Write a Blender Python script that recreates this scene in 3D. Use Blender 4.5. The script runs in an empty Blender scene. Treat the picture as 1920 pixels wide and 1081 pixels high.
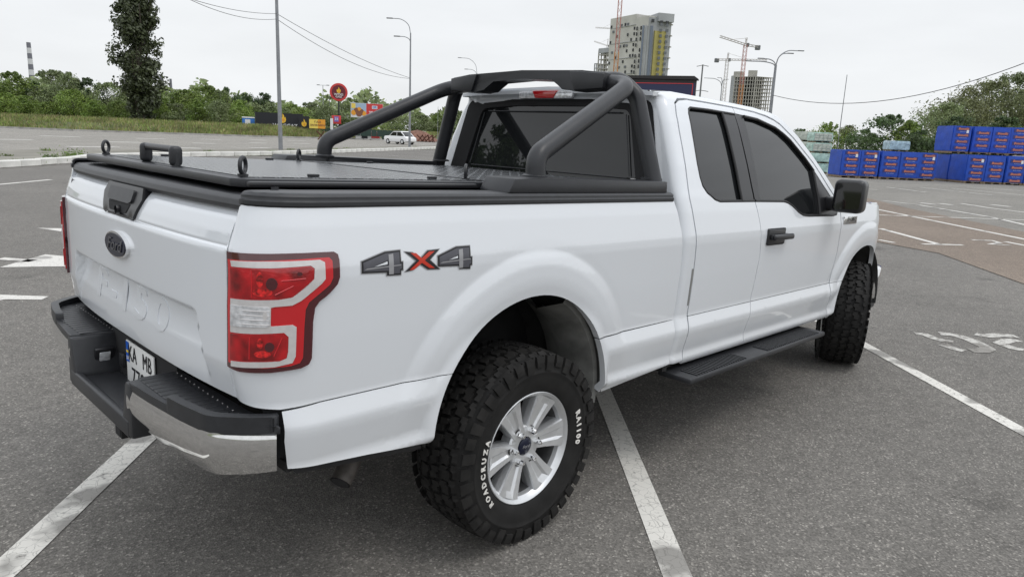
import bpy, bmesh, math, random
from mathutils import Vector, Matrix, Euler
from mathutils.geometry import delaunay_2d_cdt
random.seed(11)
sc = bpy.context.scene
COL = sc.collection
# ---------------------------------------------------------------- camera
CP = (-1.98132, -2.77480, 1.62922); YAW, PIT, ROL, FPX = .772297, -.211756, .041083, 1328.53
fw = Vector((math.cos(YAW)*math.cos(PIT), math.sin(YAW)*math.cos(PIT), math.sin(PIT)))
rt = fw.cross(Vector((0, 0, 1))).normalized(); up = rt.cross(fw)
rt2 = rt*math.cos(ROL)+up*math.sin(ROL); up2 = -rt*math.sin(ROL)+up*math.cos(ROL)
cam_d = bpy.data.cameras.new('camera'); cam = bpy.data.objects.new('camera', cam_d); COL.objects.link(cam)
cam_d.sensor_width = 36; cam_d.lens = FPX*36/1920; cam_d.clip_start = .05; cam_d.clip_end = 6000
cam.matrix_world = Matrix((( rt2.x, up2.x, -fw.x, CP[0]), (rt2.y, up2.y, -fw.y, CP[1]), (rt2.z, up2.z, -fw.z, CP[2]), (0, 0, 0, 1)))
sc.camera = cam
# ---------------------------------------------------------------- sky, sun, exposure
SUN_EL, SUN_AZ = math.radians(60), math.radians(-65)      # azimuth of the sun measured from +x towards +y
w = bpy.data.worlds.new('World'); sc.world = w; w.use_nodes = True
nt = w.node_tree; nt.nodes.clear(); N = nt.nodes.new; Lk = nt.links.new
out = N('ShaderNodeOutputWorld'); bg = N('ShaderNodeBackground'); bg.inputs['Strength'].default_value = .10
sky = N('ShaderNodeTexSky'); sky.sky_type = 'NISHITA'; sky.sun_disc = False; sky.sun_elevation = SUN_EL
sky.sun_rotation = math.radians(90)-SUN_AZ; sky.dust_density = 3; sky.air_density = 1.2
tc = N('ShaderNodeTexCoord'); sep = N('ShaderNodeSeparateXYZ'); Lk(tc.outputs['Generated'], sep.inputs[0])
rmp = N('ShaderNodeValToRGB'); Lk(sep.outputs['Z'], rmp.inputs[0])
cr = rmp.color_ramp; cr.elements[0].position = 0; cr.elements[0].color = (9.1, 9.3, 9.5, 1)
cr.elements[1].position = 1; cr.elements[1].color = (15.0, 15.5, 16.2, 1)
e = cr.elements.new(.30); e.color = (9.8, 10.05, 10.35, 1)
e = cr.elements.new(.60); e.color = (12.4, 12.9, 13.6, 1)
mp = N('ShaderNodeMapping'); mp.inputs['Scale'].default_value = (1.2, 1.2, 5.0); Lk(tc.outputs['Generated'], mp.inputs[0])
ns = N('ShaderNodeTexNoise'); ns.inputs['Scale'].default_value = 2.2; ns.inputs['Detail'].default_value = 6; ns.inputs['Roughness'].default_value = .5
Lk(mp.outputs[0], ns.inputs['Vector'])
mr = N('ShaderNodeMapRange'); mr.inputs['From Min'].default_value = .3; mr.inputs['From Max'].default_value = .7
mr.inputs['To Min'].default_value = .93; mr.inputs['To Max'].default_value = 1.06; Lk(ns.outputs[0], mr.inputs[0])
vm = N('ShaderNodeVectorMath'); vm.operation = 'SCALE'; Lk(rmp.outputs[0], vm.inputs[0]); Lk(mr.outputs[0], vm.inputs['Scale'])
mx = N('ShaderNodeMix'); mx.data_type = 'RGBA'; mx.inputs[0].default_value = .94
Lk(sky.outputs[0], mx.inputs[6]); Lk(vm.outputs[0], mx.inputs[7]); Lk(mx.outputs[2], bg.inputs['Color']); Lk(bg.outputs[0], out.inputs[0])
sd = bpy.data.lights.new('sun', 'SUN'); sd.energy = .7; sd.angle = math.radians(22); sd.color = (1, .965, .92)
so = bpy.data.objects.new('sun', sd); COL.objects.link(so)
so.rotation_euler = Vector((math.cos(SUN_AZ)*math.cos(SUN_EL), math.sin(SUN_AZ)*math.cos(SUN_EL), math.sin(SUN_EL))).to_track_quat('Z', 'Y').to_euler()
sc.view_settings.view_transform = 'Standard'; sc.view_settings.look = 'None'; sc.view_settings.gamma = 1
sc.view_settings.use_curve_mapping = False; sc.view_settings.exposure = 0.0
sc.render.engine = 'CYCLES'
# ---------------------------------------------------------------- materials
def mat(name, col, rough=.5, metal=0, coat=0, spec=.5, noise=None, bump=None, emit=None, alpha=None, trans=0, ior=None):
    """noise=(scale, amount, detail) varies the colour; bump=(scale, strength, distance)"""
    m = bpy.data.materials.new(name); m.use_nodes = True; t = m.node_tree; b = t.nodes['Principled BSDF']
    c = tuple(col)+(1,) if len(col) == 3 else col
    b.inputs['Base Color'].default_value = c; b.inputs['Roughness'].default_value = rough; b.inputs['Metallic'].default_value = metal
    b.inputs['Coat Weight'].default_value = coat; b.inputs['Coat Roughness'].default_value = .03; b.inputs['Specular IOR Level'].default_value = spec
    b.inputs['Transmission Weight'].default_value = trans
    if ior: b.inputs['IOR'].default_value = ior
    if alpha is not None: b.inputs['Alpha'].default_value = alpha
    tcn = t.nodes.new('ShaderNodeTexCoord')
    if noise:
        n = t.nodes.new('ShaderNodeTexNoise'); n.inputs['Scale'].default_value = noise[0]; n.inputs['Detail'].default_value = noise[2] if len(noise) > 2 else 4
        t.links.new(tcn.outputs['Object'], n.inputs['Vector'])
        r = t.nodes.new('ShaderNodeMapRange'); r.inputs['From Min'].default_value = .3; r.inputs['From Max'].default_value = .7
        r.inputs['To Min'].default_value = 1-noise[1]; r.inputs['To Max'].default_value = 1+noise[1]
        t.links.new(n.outputs[0], r.inputs[0])
        v = t.nodes.new('ShaderNodeVectorMath'); v.operation = 'SCALE'; v.inputs[0].default_value = c[:3]; t.links.new(r.outputs[0], v.inputs['Scale'])
        t.links.new(v.outputs[0], b.inputs['Base Color'])
    if bump:
        n = t.nodes.new('ShaderNodeTexNoise'); n.inputs['Scale'].default_value = bump[0]; n.inputs['Detail'].default_value = 3
        t.links.new(tcn.outputs['Object'], n.inputs['Vector'])
        bp = t.nodes.new('ShaderNodeBump'); bp.inputs['Strength'].default_value = bump[1]; bp.inputs['Distance'].default_value = bump[2]
        t.links.new(n.outputs[0], bp.inputs['Height']); t.links.new(bp.outputs[0], b.inputs['Normal'])
    if emit: b.inputs['Emission Color'].default_value = tuple(emit[:3])+(1,); b.inputs['Emission Strength'].default_value = emit[3]
    return m
def nodes_of(m): return m.node_tree, m.node_tree.nodes['Principled BSDF']
M = {}
def paint_mat():
    m = mat('white_paint', (.715, .74, .77), .42, 0, 1.0, .5); t, b = nodes_of(m); b.inputs['Coat IOR'].default_value = 1.65
    tcn = t.nodes.new('ShaderNodeTexCoord')
    # faint road film low on the body (colour) and orange peel (relief)
    sp = t.nodes.new('ShaderNodeSeparateXYZ'); t.links.new(tcn.outputs['Object'], sp.inputs[0])
    r = t.nodes.new('ShaderNodeMapRange'); r.inputs['From Min'].default_value = .95; r.inputs['From Max'].default_value = .50; t.links.new(sp.outputs['Z'], r.inputs[0])
    n = t.nodes.new('ShaderNodeTexNoise'); n.inputs['Scale'].default_value = 5; n.inputs['Detail'].default_value = 8; t.links.new(tcn.outputs['Object'], n.inputs['Vector'])
    mu = t.nodes.new('ShaderNodeMath'); mu.operation = 'MULTIPLY'; t.links.new(r.outputs[0], mu.inputs[0]); t.links.new(n.outputs[0], mu.inputs[1])
    mm = t.nodes.new('ShaderNodeMath'); mm.operation = 'MULTIPLY'; mm.inputs[1].default_value = .30; t.links.new(mu.outputs[0], mm.inputs[0])
    x = t.nodes.new('ShaderNodeMix'); x.data_type = 'RGBA'; x.inputs[6].default_value = (.715, .74, .77, 1); x.inputs[7].default_value = (.52, .49, .44, 1)
    t.links.new(mm.outputs[0], x.inputs[0]); t.links.new(x.outputs[2], b.inputs['Base Color'])
    n2 = t.nodes.new('ShaderNodeTexNoise'); n2.inputs['Scale'].default_value = 160; t.links.new(tcn.outputs['Object'], n2.inputs['Vector'])
    bp = t.nodes.new('ShaderNodeBump'); bp.inputs['Strength'].default_value = .04; bp.inputs['Distance'].default_value = .0006
    t.links.new(n2.outputs[0], bp.inputs['Height']); t.links.new(bp.outputs[0], b.inputs['Coat Normal'])
    return m
M['paint'] = paint_mat()
M['gap'] = mat('panel_gap_black', (.012, .012, .013), .8)
M['plastic'] = mat('black_textured_plastic', (.024, .025, .028), .42, bump=(900, .25, .0006), noise=(30, .15))
M['plastic2'] = mat('satin_black_plastic', (.016, .016, .018), .32)
M['powder'] = mat('black_powder_coat', (.020, .021, .024), .36, spec=.45, bump=(1400, .3, .0005), noise=(12, .12))
M['rubber'] = mat('tyre_rubber', (.0145, .0138, .013), .75, spec=.3, noise=(14, .55, 9), bump=(300, .2, .0008))
M['rubberd'] = mat('tyre_carcass', (.0105, .010, .0095), .75, noise=(10, .6, 9), spec=.35)  # darker than the tread: groove shade put into the rubber colour
M['rubber2'] = mat('window_rubber', (.012, .012, .013), .5)
M['liner'] = mat('dusty_wheel_liner', (.045, .045, .043), .8, noise=(9, .45, 8))
M['liner2'] = mat('dusty_inner_metal', (.17, .17, .16), .6, noise=(11, .35, 8))
M['under'] = mat('underbody_black', (.012, .012, .012), .9, noise=(8, .4))
M['alloy'] = mat('silver_alloy', (.66, .67, .68), .36, .65, .25, noise=(14, .10, 6))
M['alloyd'] = mat('dark_brake_iron', (.03, .028, .026), .7, .3, noise=(30, .3))
M['chrome'] = mat('bumper_chrome', (.80, .80, .80), .06, 1, noise=(60, .06, 8))
M['chrome2'] = mat('badge_chrome', (.8, .8, .8), .12, 1)
M['barrel'] = mat('wheel_barrel_grey', (.10, .10, .10), .5, .4, noise=(20, .3))
M['steel'] = mat('exhaust_steel', (.085, .076, .068), .6, .4, noise=(30, .3))
M['glass'] = mat('dark_tinted_glass', (.010, .011, .012), .015, 0, 0, .62)
M['glassr'] = mat('rear_tinted_glass', (.012, .013, .014), .015, 0, 0, .6)
M['mirror'] = mat('mirror_glass', (.05, .05, .05), .03, .9)
M['red'] = mat('red_lens', (.56, .008, .014), .12, 0, 1.0, .6)
M['redd'] = mat('dark_red_lens', (.07, .006, .010), .10, 0, 1.0, .6)
M['redi'] = mat('red_reflector_bowl', (.40, .005, .009), .15, .25, 1.0, noise=(22, .55, 1), bump=(60, .35, .004))
M['redh'] = mat('bright_red_bulb', (.60, .015, .015), .12, .2, 1.0, noise=(90, .7, 1))
M['stripe'] = mat('grey_reflector_stripe', (.62, .60, .59), .25, .1, 1.0, noise=(60, .06))
M['clear'] = mat('clear_lens', (.72, .73, .75), .10, .35, 1.0, noise=(60, .25, 1), bump=(70, .5, .004))
M['white'] = mat('white_plastic', (.78, .78, .76), .4)
M['blue'] = mat('plate_blue', (.01, .10, .48), .35)
M['yellow'] = mat('plate_yellow', (.85, .62, .02), .35)
M['ink'] = mat('black_ink', (.012, .012, .014), .35)
M['decal_grey'] = mat('decal_grey', (.10, .10, .115), .3, .3)
M['decal_light'] = mat('decal_light_grey', (.33, .33, .34), .3, .2)
M['decal_red'] = mat('decal_red', (.52, .035, .015), .3)
M['tyre_white'] = mat('tyre_lettering_white', (.72, .70, .66), .6, noise=(120, .25))
M['badge_dark'] = mat('badge_dark_blue', (.008, .011, .028), .25, 0, 0, .4)
M['grey_strip'] = mat('grey_sealant', (.22, .22, .21), .6)
# checker plate: raised dashes in two directions, their colour lightened for wear and sky glint
def checker_mat():
    m = mat('black_tread_plate', (.045, .047, .050), .27, 0, 0, .6); t, b = nodes_of(m)
    tcn = t.nodes.new('ShaderNodeTexCoord'); hs = []
    for ang, off in ((45, 0), (-45, .5)):
        mp = t.nodes.new('ShaderNodeMapping'); mp.inputs['Rotation'].default_value = (0, 0, math.radians(ang)); mp.inputs['Scale'].default_value = (22, 22, 22)
        mp.inputs['Location'].default_value = (off, off, 0)
        t.links.new(tcn.outputs['Object'], mp.inputs[0])
        wv = t.nodes.new('ShaderNodeVectorMath'); wv.operation = 'FRACTION'; t.links.new(mp.outputs[0], wv.inputs[0])
        s2 = t.nodes.new('ShaderNodeVectorMath'); s2.operation = 'SUBTRACT'; s2.inputs[1].default_value = (.5, .5, 0); t.links.new(wv.outputs[0], s2.inputs[0])
        s3 = t.nodes.new('ShaderNodeVectorMath'); s3.operation = 'MULTIPLY'; s3.inputs[1].default_value = (.95, 2.7, 0); t.links.new(s2.outputs[0], s3.inputs[0])
        ln = t.nodes.new('ShaderNodeVectorMath'); ln.operation = 'LENGTH'; t.links.new(s3.outputs[0], ln.inputs[0])
        mr = t.nodes.new('ShaderNodeMapRange'); mr.inputs['From Min'].default_value = .36; mr.inputs['From Max'].default_value = .5; mr.inputs['To Min'].default_value = 1; mr.inputs['To Max'].default_value = 0
        t.links.new(ln.outputs['Value'], mr.inputs[0]); hs.append(mr)
    mxn = t.nodes.new('ShaderNodeMath'); mxn.operation = 'MAXIMUM'; t.links.new(hs[0].outputs[0], mxn.inputs[0]); t.links.new(hs[1].outputs[0], mxn.inputs[1])
    cx = t.nodes.new('ShaderNodeMix'); cx.data_type = 'RGBA'; cx.inputs[6].default_value = (.030, .032, .035, 1); cx.inputs[7].default_value = (.20, .21, .22, 1)
    t.links.new(mxn.outputs[0], cx.inputs[0]); t.links.new(cx.outputs[2], b.inputs['Base Color'])
    bp = t.nodes.new('ShaderNodeBump'); bp.inputs['Strength'].default_value = 1; bp.inputs['Distance'].default_value = .010
    t.links.new(mxn.outputs[0], bp.inputs['Height']); t.links.new(bp.outputs[0], b.inputs['Normal'])
    return m
M['checker'] = checker_mat()
# ---------------------------------------------------------------- object helpers
def link(o, parent=None):
    COL.objects.link(o)
    if parent: o.parent = parent
    return o
def empty(name, loc=(0, 0, 0), rot=(0, 0, 0), parent=None):
    o = bpy.data.objects.new(name, None); o.location = loc; o.rotation_euler = rot; o.empty_display_size = .2; return link(o, parent)
def tag(o, label=None, cat=None, group=None, kind=None):
    for k, v in (('label', label), ('category', cat), ('group', group), ('kind', kind)):
        if v: o[k] = v
    return o
def mesh_obj(name, vs, fs, m, parent=None, smooth=False, nrm=None, loc=None, rot=None):
    me = bpy.data.meshes.new(name); me.from_pydata([tuple(v) for v in vs], [], fs); me.materials.append(m)
    if smooth or nrm: me.polygons.foreach_set('use_smooth', [True]*len(me.polygons))
    if nrm: me.normals_split_custom_set_from_vertices(nrm)
    o = bpy.data.objects.new(name, me)
    if loc: o.location = loc
    if rot: o.rotation_euler = rot
    return link(o, parent)
def bm_obj(name, bm, m, parent=None, smooth=None, loc=None, rot=None):
    bmesh.ops.recalc_face_normals(bm, faces=bm.faces)
    me = bpy.data.meshes.new(name); bm.to_mesh(me); bm.free(); me.materials.append(m)
    if smooth is not None:
        me.polygons.foreach_set('use_smooth', [True]*len(me.polygons))
        if smooth < 180: me.set_sharp_from_angle(angle=math.radians(smooth))
    o = bpy.data.objects.new(name, me)
    if loc: o.location = loc
    if rot: o.rotation_euler = rot
    return link(o, parent)
def add_box(bm, x0, x1, y0, y1, z0, z1, bevel=0, seg=2, mtx=None):
    vs = [bm.verts.new((x, y, z)) for x in (x0, x1) for y in (y0, y1) for z in (z0, z1)]
    fs = [bm.faces.new([vs[i] for i in f]) for f in ((0, 1, 3, 2), (4, 6, 7, 5), (0, 4, 5, 1), (2, 3, 7, 6), (0, 2, 6, 4), (1, 5, 7, 3))]
    if mtx: bmesh.ops.transform(bm, matrix=mtx, verts=vs)
    if bevel: bmesh.ops.bevel(bm, geom=list({e for f in fs for e in f.edges}), offset=bevel, segments=seg, affect='EDGES', profile=.5)
def box(name, x0, x1, y0, y1, z0, z1, m, parent=None, bevel=0, seg=2, smooth=35, mtx=None):
    bm = bmesh.new(); add_box(bm, min(x0, x1), max(x0, x1), min(y0, y1), max(y0, y1), min(z0, z1), max(z0, z1), bevel, seg, mtx)
    return bm_obj(name, bm, m, parent, smooth if bevel else None)
def catmull(P, n=8):
    P = [Vector(p) for p in P]; Q = [P[0]*2-P[1]]+P+[P[-1]*2-P[-2]]; o = []
    for i in range(1, len(Q)-2):
        a, b, c, d = Q[i-1:i+3]
        for k in range(n):
            t = k/n; o.append(.5*((2*b)+(c-a)*t+(2*a-5*b+4*c-d)*t*t+(3*b-a-3*c+d)*t**3))
    o.append(P[-1]); return o
def bend(P, r, n=6):
    """polyline with corners rounded by radius r"""
    P = [Vector(p) for p in P]; o = [P[0]]
    for i in range(1, len(P)-1):
        a = (P[i-1]-P[i]); b = (P[i+1]-P[i]); ang = a.angle(b); d = min(r/max(math.tan(ang/2), .05), a.length*.49, b.length*.49)
        p0 = P[i]+a.normalized()*d; p1 = P[i]+b.normalized()*d
        for k in range(n+1):
            t = k/n; o.append(p0*(1-t)**2+P[i]*2*t*(1-t)+p1*t*t)
    o.append(P[-1]); return o
def add_tube(bm, pts, r, n=12, caps=True, rf=None):
    pts = [Vector(p) for p in pts]; rings = []
    T = (pts[1]-pts[0]).normalized(); ref = Vector((0, 0, 1)) if abs(T.z) < .9 else Vector((1, 0, 0)); U = T.cross(ref).normalized()
    for i, p in enumerate(pts):
        t = (pts[min(i+1, len(pts)-1)]-pts[max(i-1, 0)]).normalized(); U = (U-t*U.dot(t)).normalized(); V = t.cross(U)
        rr = rf(i/(len(pts)-1)) if rf else r
        rings.append([bm.verts.new(p+(U*math.cos(2*math.pi*k/n)+V*math.sin(2*math.pi*k/n))*rr) for k in range(n)])
    for a, b in zip(rings, rings[1:]):
        for k in range(n): bm.faces.new((a[k], a[(k+1) % n], b[(k+1) % n], b[k]))
    if caps: bm.faces.new(rings[0][::-1]); bm.faces.new(rings[-1])
def tube(name, pts, r, m, parent=None, n=12, rf=None, caps=True):
    bm = bmesh.new(); add_tube(bm, pts, r, n, caps, rf); return bm_obj(name, bm, m, parent, 40)
def add_lathe(bm, prof, n, mtx=Matrix.Identity(4), closed=False, a0=0, a1=2*math.pi):
    """profile of (radius, axial) about the local Y axis"""
    full = abs(a1-a0-2*math.pi) < 1e-6; rings = []
    for k in range(n if full else n+1):
        a = a0+(a1-a0)*k/n; rings.append([bm.verts.new(mtx @ Vector((r*math.cos(a), y, r*math.sin(a)))) for r, y in prof])
    K = len(rings)
    for k in range(K if full else K-1):
        A, B = rings[k], rings[(k+1) % K]
        for i in range(len(prof)-1+(1 if closed else 0)):
            j = (i+1) % len(prof)
            if prof[i][0] < 1e-6 and prof[j][0] < 1e-6: continue
            try: bm.faces.new((A[i], A[j], B[j], B[i]))
            except ValueError: pass
def lathe(name, prof, n, m, parent=None, smooth=35, loc=None, rot=None, closed=False, a0=0, a1=2*math.pi):
    bm = bmesh.new(); add_lathe(bm, prof, n, closed=closed, a0=a0, a1=a1); bmesh.ops.remove_doubles(bm, verts=bm.verts, dist=1e-6)
    return bm_obj(name, bm, m, parent, smooth, loc, rot)
def add_prism(bm, pts, axis, a0, a1, bevel=0, seg=2):
    """extrude a 2D polygon along an axis ('x','y','z'); pts give the other two coords in order"""
    def P(p, a): return {'x': (a, p[0], p[1]), 'y': (p[0], a, p[1]), 'z': (p[0], p[1], a)}[axis]
    A = [bm.verts.new(P(p, a0)) for p in pts]; B = [bm.verts.new(P(p, a1)) for p in pts]; n = len(pts)
    fs = [bm.faces.new(A), bm.faces.new(B[::-1])]+[bm.faces.new((A[i], B[i], B[(i+1) % n], A[(i+1) % n])) for i in range(n)]
    if bevel: bmesh.ops.bevel(bm, geom=list({e for f in fs for e in f.edges}), offset=bevel, segments=seg, affect='EDGES', profile=.5)
def prism(name, pts, axis, a0, a1, m, parent=None, bevel=0, seg=2, smooth=35, loc=None, rot=None):
    bm = bmesh.new(); add_prism(bm, pts, axis, a0, a1, bevel, seg); return bm_obj(name, bm, m, parent, smooth if bevel else None, loc, rot)
def text_obj(name, txt, size, m, parent, mtx, depth=.002, shear=0, align='CENTER', sx=1, warp=None, spacing=1, bold=0):
    cu = bpy.data.curves.new(name, 'FONT'); cu.body = txt; cu.size = size; cu.extrude = depth; cu.shear = shear; cu.align_x = align; cu.align_y = 'CENTER'
    cu.space_character = spacing; cu.offset = bold; cu.resolution_u = 3
    t = bpy.data.objects.new(name+'_tmp', cu); COL.objects.link(t); bpy.context.view_layer.update()
    dg = bpy.context.evaluated_depsgraph_get(); me = bpy.data.meshes.new_from_object(t.evaluated_get(dg)); bpy.data.objects.remove(t); bpy.data.curves.remove(cu)
    for v in me.vertices:
        c = Vector((v.co.x*sx, v.co.y, v.co.z))
        v.co = warp(c) if warp else mtx @ c
    me.materials.clear(); me.materials.append(m); me.name = name
    o = bpy.data.objects.new(name, me); return link(o, parent)
def resample(P, s, closed=True):
    o = []; n = len(P)
    for i in range(n if closed else n-1):
        a = P[i]; b = P[(i+1) % n]; d = math.hypot(b[0]-a[0], b[1]-a[1]); k = max(1, int(math.ceil(d/s)))
        for j in range(k): o.append((a[0]+(b[0]-a[0])*j/k, a[1]+(b[1]-a[1])*j/k))
    if not closed: o.append(P[-1])
    return o
def inside(p, P):
    x, y = p; c = False; n = len(P); j = n-1
    for i in range(n):
        if (P[i][1] > y) != (P[j][1] > y) and x < (P[j][0]-P[i][0])*(y-P[i][1])/(P[j][1]-P[i][1])+P[i][0]: c = not c
        j = i
    return c
def arc(cx, cz, r, a0, a1, n):
    return [(cx+r*math.cos(math.radians(a0+(a1-a0)*k/n)), cz+r*math.sin(math.radians(a0+(a1-a0)*k/n))) for k in range(n+1)]
def rnd(P, r=.02, n=4):
    """round every corner of a closed polygon"""
    o = []; N_ = len(P)
    for i in range(N_):
        p = Vector(P[i]); a = Vector(P[i-1])-p; b = Vector(P[(i+1) % N_])-p; d = min(r, a.length*.45, b.length*.45)
        if a.angle(b) > math.radians(160): o.append(tuple(p)); continue
        p0 = p+a.normalized()*d; p1 = p+b.normalized()*d
        for k in range(n+1):
            t = k/n; o.append(tuple(p0*(1-t)**2+p*2*t*(1-t)+p1*t*t))
    return o
def sheet(name, F, outline, m, parent, s=.03, off=0, thick=.015, side=1, holes=(), inset=0, step=None, smooth=True, more=()):
    """a formed panel: 2D outline in (u,v) triangulated and laid on surface F(u,v), pushed out by off along the normal, with turned-in edges"""
    step = step or s
    loops = [resample(outline, step)]+[resample(h, step) for h in holes]
    pts, edges = [], []
    for lp in loops:
        b = len(pts); pts += lp; edges += [(b+i, b+(i+1) % len(lp)) for i in range(len(lp))]
    us = [p[0] for p in loops[0]]; vs_ = [p[1] for p in loops[0]]
    cell = {}
    for p in pts: cell.setdefault((int(p[0]//s), int(p[1]//s)), []).append(p)
    def far(p):
        i, j = int(p[0]//s), int(p[1]//s)
        return all((p[0]-q[0])**2+(p[1]-q[1])**2 > (.45*s)**2 for di in (-1, 0, 1) for dj in (-1, 0, 1) for q in cell.get((i+di, j+dj), ()))
    r = 0; v = min(vs_)+s*.5; extra = []
    for p in more:
        if inside(p, outline) and far(p): extra.append(p)
    mset = {}
    for p in extra: mset.setdefault((int(p[0]//s), int(p[1]//s)), []).append(p)
    def clear(p):
        i, j = int(p[0]//s), int(p[1]//s)
        return all((p[0]-q[0])**2+(p[1]-q[1])**2 > (.40*s)**2 for di in (-1, 0, 1) for dj in (-1, 0, 1) for q in mset.get((i+di, j+dj), ()))
    while v < max(vs_):
        u = min(us)+s*(.5 if r % 2 else 1)
        while u < max(us):
            p = (u, v)
            if inside(p, outline) and not any(inside(p, h) for h in holes) and far(p) and clear(p): extra.append(p)
            u += s
        v += s*.87; r += 1
    allp = [Vector(p) for p in pts+extra]
    V2, E2, F2, oV, oE, oF = delaunay_2d_cdt(allp, edges, [], 0, 1e-7)
    tri = []
    for f in F2:
        c = sum((V2[i] for i in f), Vector((0, 0)))/len(f)
        if inside(c, outline) and not any(inside(c, h) for h in holes): tri.append(tuple(f))
    e_ = 1e-3; P3, N3 = [], []
    for q in V2:
        p = Vector(F(q.x, q.y)); du = Vector(F(q.x+e_, q.y))-Vector(F(q.x-e_, q.y)); dv = Vector(F(q.x, q.y+e_))-Vector(F(q.x, q.y-e_))
        n = du.cross(dv); n = n.normalized() if n.length > 1e-12 else Vector((0, -1, 0))
        P3.append(p+n*off); N3.append(n)
    tri = [t for t in tri if len(set(t)) == len(t)]
    # consistent winding
    F3 = []
    for t in tri:
        n = (P3[t[1]]-P3[t[0]]).cross(P3[t[2]]-P3[t[0]])
        F3.append(t if n.dot(N3[t[0]]) > 0 else t[::-1])
    NN = list(N3)
    if thick:
        cnt = {}
        for t in F3:
            for i in range(len(t)):
                a, b = t[i], t[(i+1) % len(t)]; k = (min(a, b), max(a, b)); cnt.setdefault(k, []).append((a, b))
        for k, l in cnt.items():
            if len(l) == 1:
                a, b = l[0]; i0 = len(P3)
                d = (P3[b]-P3[a]); nn = d.cross(N3[a]).normalized()
                P3 += [P3[a], P3[b], P3[b]-N3[b]*thick, P3[a]-N3[a]*thick]; NN += [nn]*4
                F3.append((i0, i0+3, i0+2, i0+1))
    if side < 0:
        P3 = [Vector((p.x, -p.y, p.z)) for p in P3]; NN = [Vector((n.x, -n.y, n.z)) for n in NN]; F3 = [t[::-1] for t in F3]
    return mesh_obj(name, P3, F3, m, parent, nrm=[tuple(n) for n in NN])
# ---------------------------------------------------------------- truck side surface (truck frame: x forward, z up, w outward)
ZW = [(0.40,.93),(0.50,.938),(.540,.952),(.568,.968),(.590,.962),(.61,.958),(.715,.980),(.738,.981),(.795,.965),(.81,.962),(1.0,.974),
      (1.18,.982),(1.215,.980),(1.33,.958),(1.40,.938),(1.44,.922),(1.55,.883),(1.66,.838),(1.76,.796),(1.84,.757),(1.88,.733),(1.92,.69),(1.96,.60)]
def lerp_tab(tab, v):
    if v <= tab[0][0]: return tab[0][1]
    for i in range(len(tab)-1):
        if v <= tab[i+1][0]:
            a, b = tab[i], tab[i+1]
            return a[1]+(b[1]-a[1])*(v-a[0])/(b[0]-a[0])
    return tab[-1][1]
def smooth_tab(tab, v, r):
    return sum(lerp_tab(tab, v+d*r)*k for d, k in ((-1,.1),(-.6,.2),(-.2,.2),(.2,.2),(.6,.2),(1,.1)))
def sstep(a, b, v):
    t = min(1, max(0, (v-a)/(b-a))); return t*t*(3-2*t)
XR, XF, ZA, RA = -.03, 3.62, .545, .49        # wheel arch centres, height, opening radius
FL = [(.40,.007),(.485,.007),(.500,.010),(.530,.0150),(.560,.0165),(.61,.0140),(.648,.0040),(.664,-.0012),(.685,-.0006),(.705,0),(.9,0)]
def fl_r(x, z, xc): return math.hypot(x-xc, z-ZA)
def wside(x, z):
    w = smooth_tab(ZW, z, .008)
    for xc, on, k in ((XR, -1 < x < .8, 1), (XF, x > 2.8, .9)):
        if on:
            r = fl_r(x, z, xc)
            if r < .72:
                w += smooth_tab(FL, r, .010)*sstep(.58, .92, z)*k
                q = (1-sstep(.495, .545, r))*sstep(.545, .585, z)*(1-sstep(.85, 1.0, z))
                w += (.985-w)*q
    if x > 3.70: w -= .40*((x-3.70)/.75)**2
    return w
def lean(z):
    return .048*max(0, (z-1.26))/.14 + .02*max(0, (.92-z))/.10
def corner(u, z, x0, a, b, w):
    L = (a+b)*.79
    if u >= x0: return u, w, 0
    t = (x0-u)/L
    if t <= 1:
        s = t*math.pi/2
        return x0-a*math.sin(s), w-b*(1-math.cos(s)), t
    return x0-a, w-b-(x0-u-L), 1
def bed(u, z):
    w = wside(u, z)
    x, y, t = corner(u, z, -.95, .215, .145, w)
    return (x+lean(z)*t*t, -y, z)
def xrear(z): return 1.015+.05*min(1, max(0, (z-1.38)/.48))-.03*sstep(1.872, 1.90, z)
def cabs(u, z):
    w = wside(max(u, 1.0), z)
    x, y, t = corner(u, z, xrear(z)+.06, .06, .06, w)
    return (x, -y, z)
def tgate(u, z):                                  # tailgate, u = -y
    a = min(1, abs(u)/.83)
    x = -1.165-.036*(1-a**3)+lean(z)
    if z > 1.335: x += .022*sstep(1.335, 1.365, z)
    elif z > 1.262: x += .004*sstep(1.30, 1.268, z)
    x += .003*math.exp(-((z-1.262)/.0045)**2)
    h = .60+max(0, 1.055-z)*.30
    dep = .034*(1-sstep(1.022, 1.054, z))*sstep(.80, 1.00, z)*(1-sstep(h, h+.022, abs(u)))
    return (x+dep, -u, z)
# ================================================================ THE PICKUP TRUCK
TH, PH = .026296, .003303
truck = empty('pickup_truck', (0, 0, 0), (PH, TH, 0))
tag(truck, 'white pickup truck with black roll bar and tread plate bed cover in the foreground', 'pickup truck')
RINV = (Matrix.Rotation(TH, 3, 'Y') @ Matrix.Rotation(PH, 3, 'X')).inverted()
P_ = M['paint']
def seg(cx, a0, a1, n=26, r=RA): return arc(cx, ZA, r, a0, a1, n)
SEAM = [(-1.205, 1.392), (-1.232, 1.33), (-1.240, 1.262), (-1.262, 1.10), (-1.256, .90), (-1.252, .812)]
bed_top = [(.936, 1.392), (.957, 1.34), (.981, 1.252), (1.001, 1.122), (1.010, 1.015), (1.013, .8015)] + [(.396, .8015)] + seg(XR, 31.6, 148.4) \
    + [(-.46, .8015), (-.956, .8035), (-1.061, .7955), (-1.137, .800), (-1.22, .808)] + SEAM[::-1]
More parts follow.
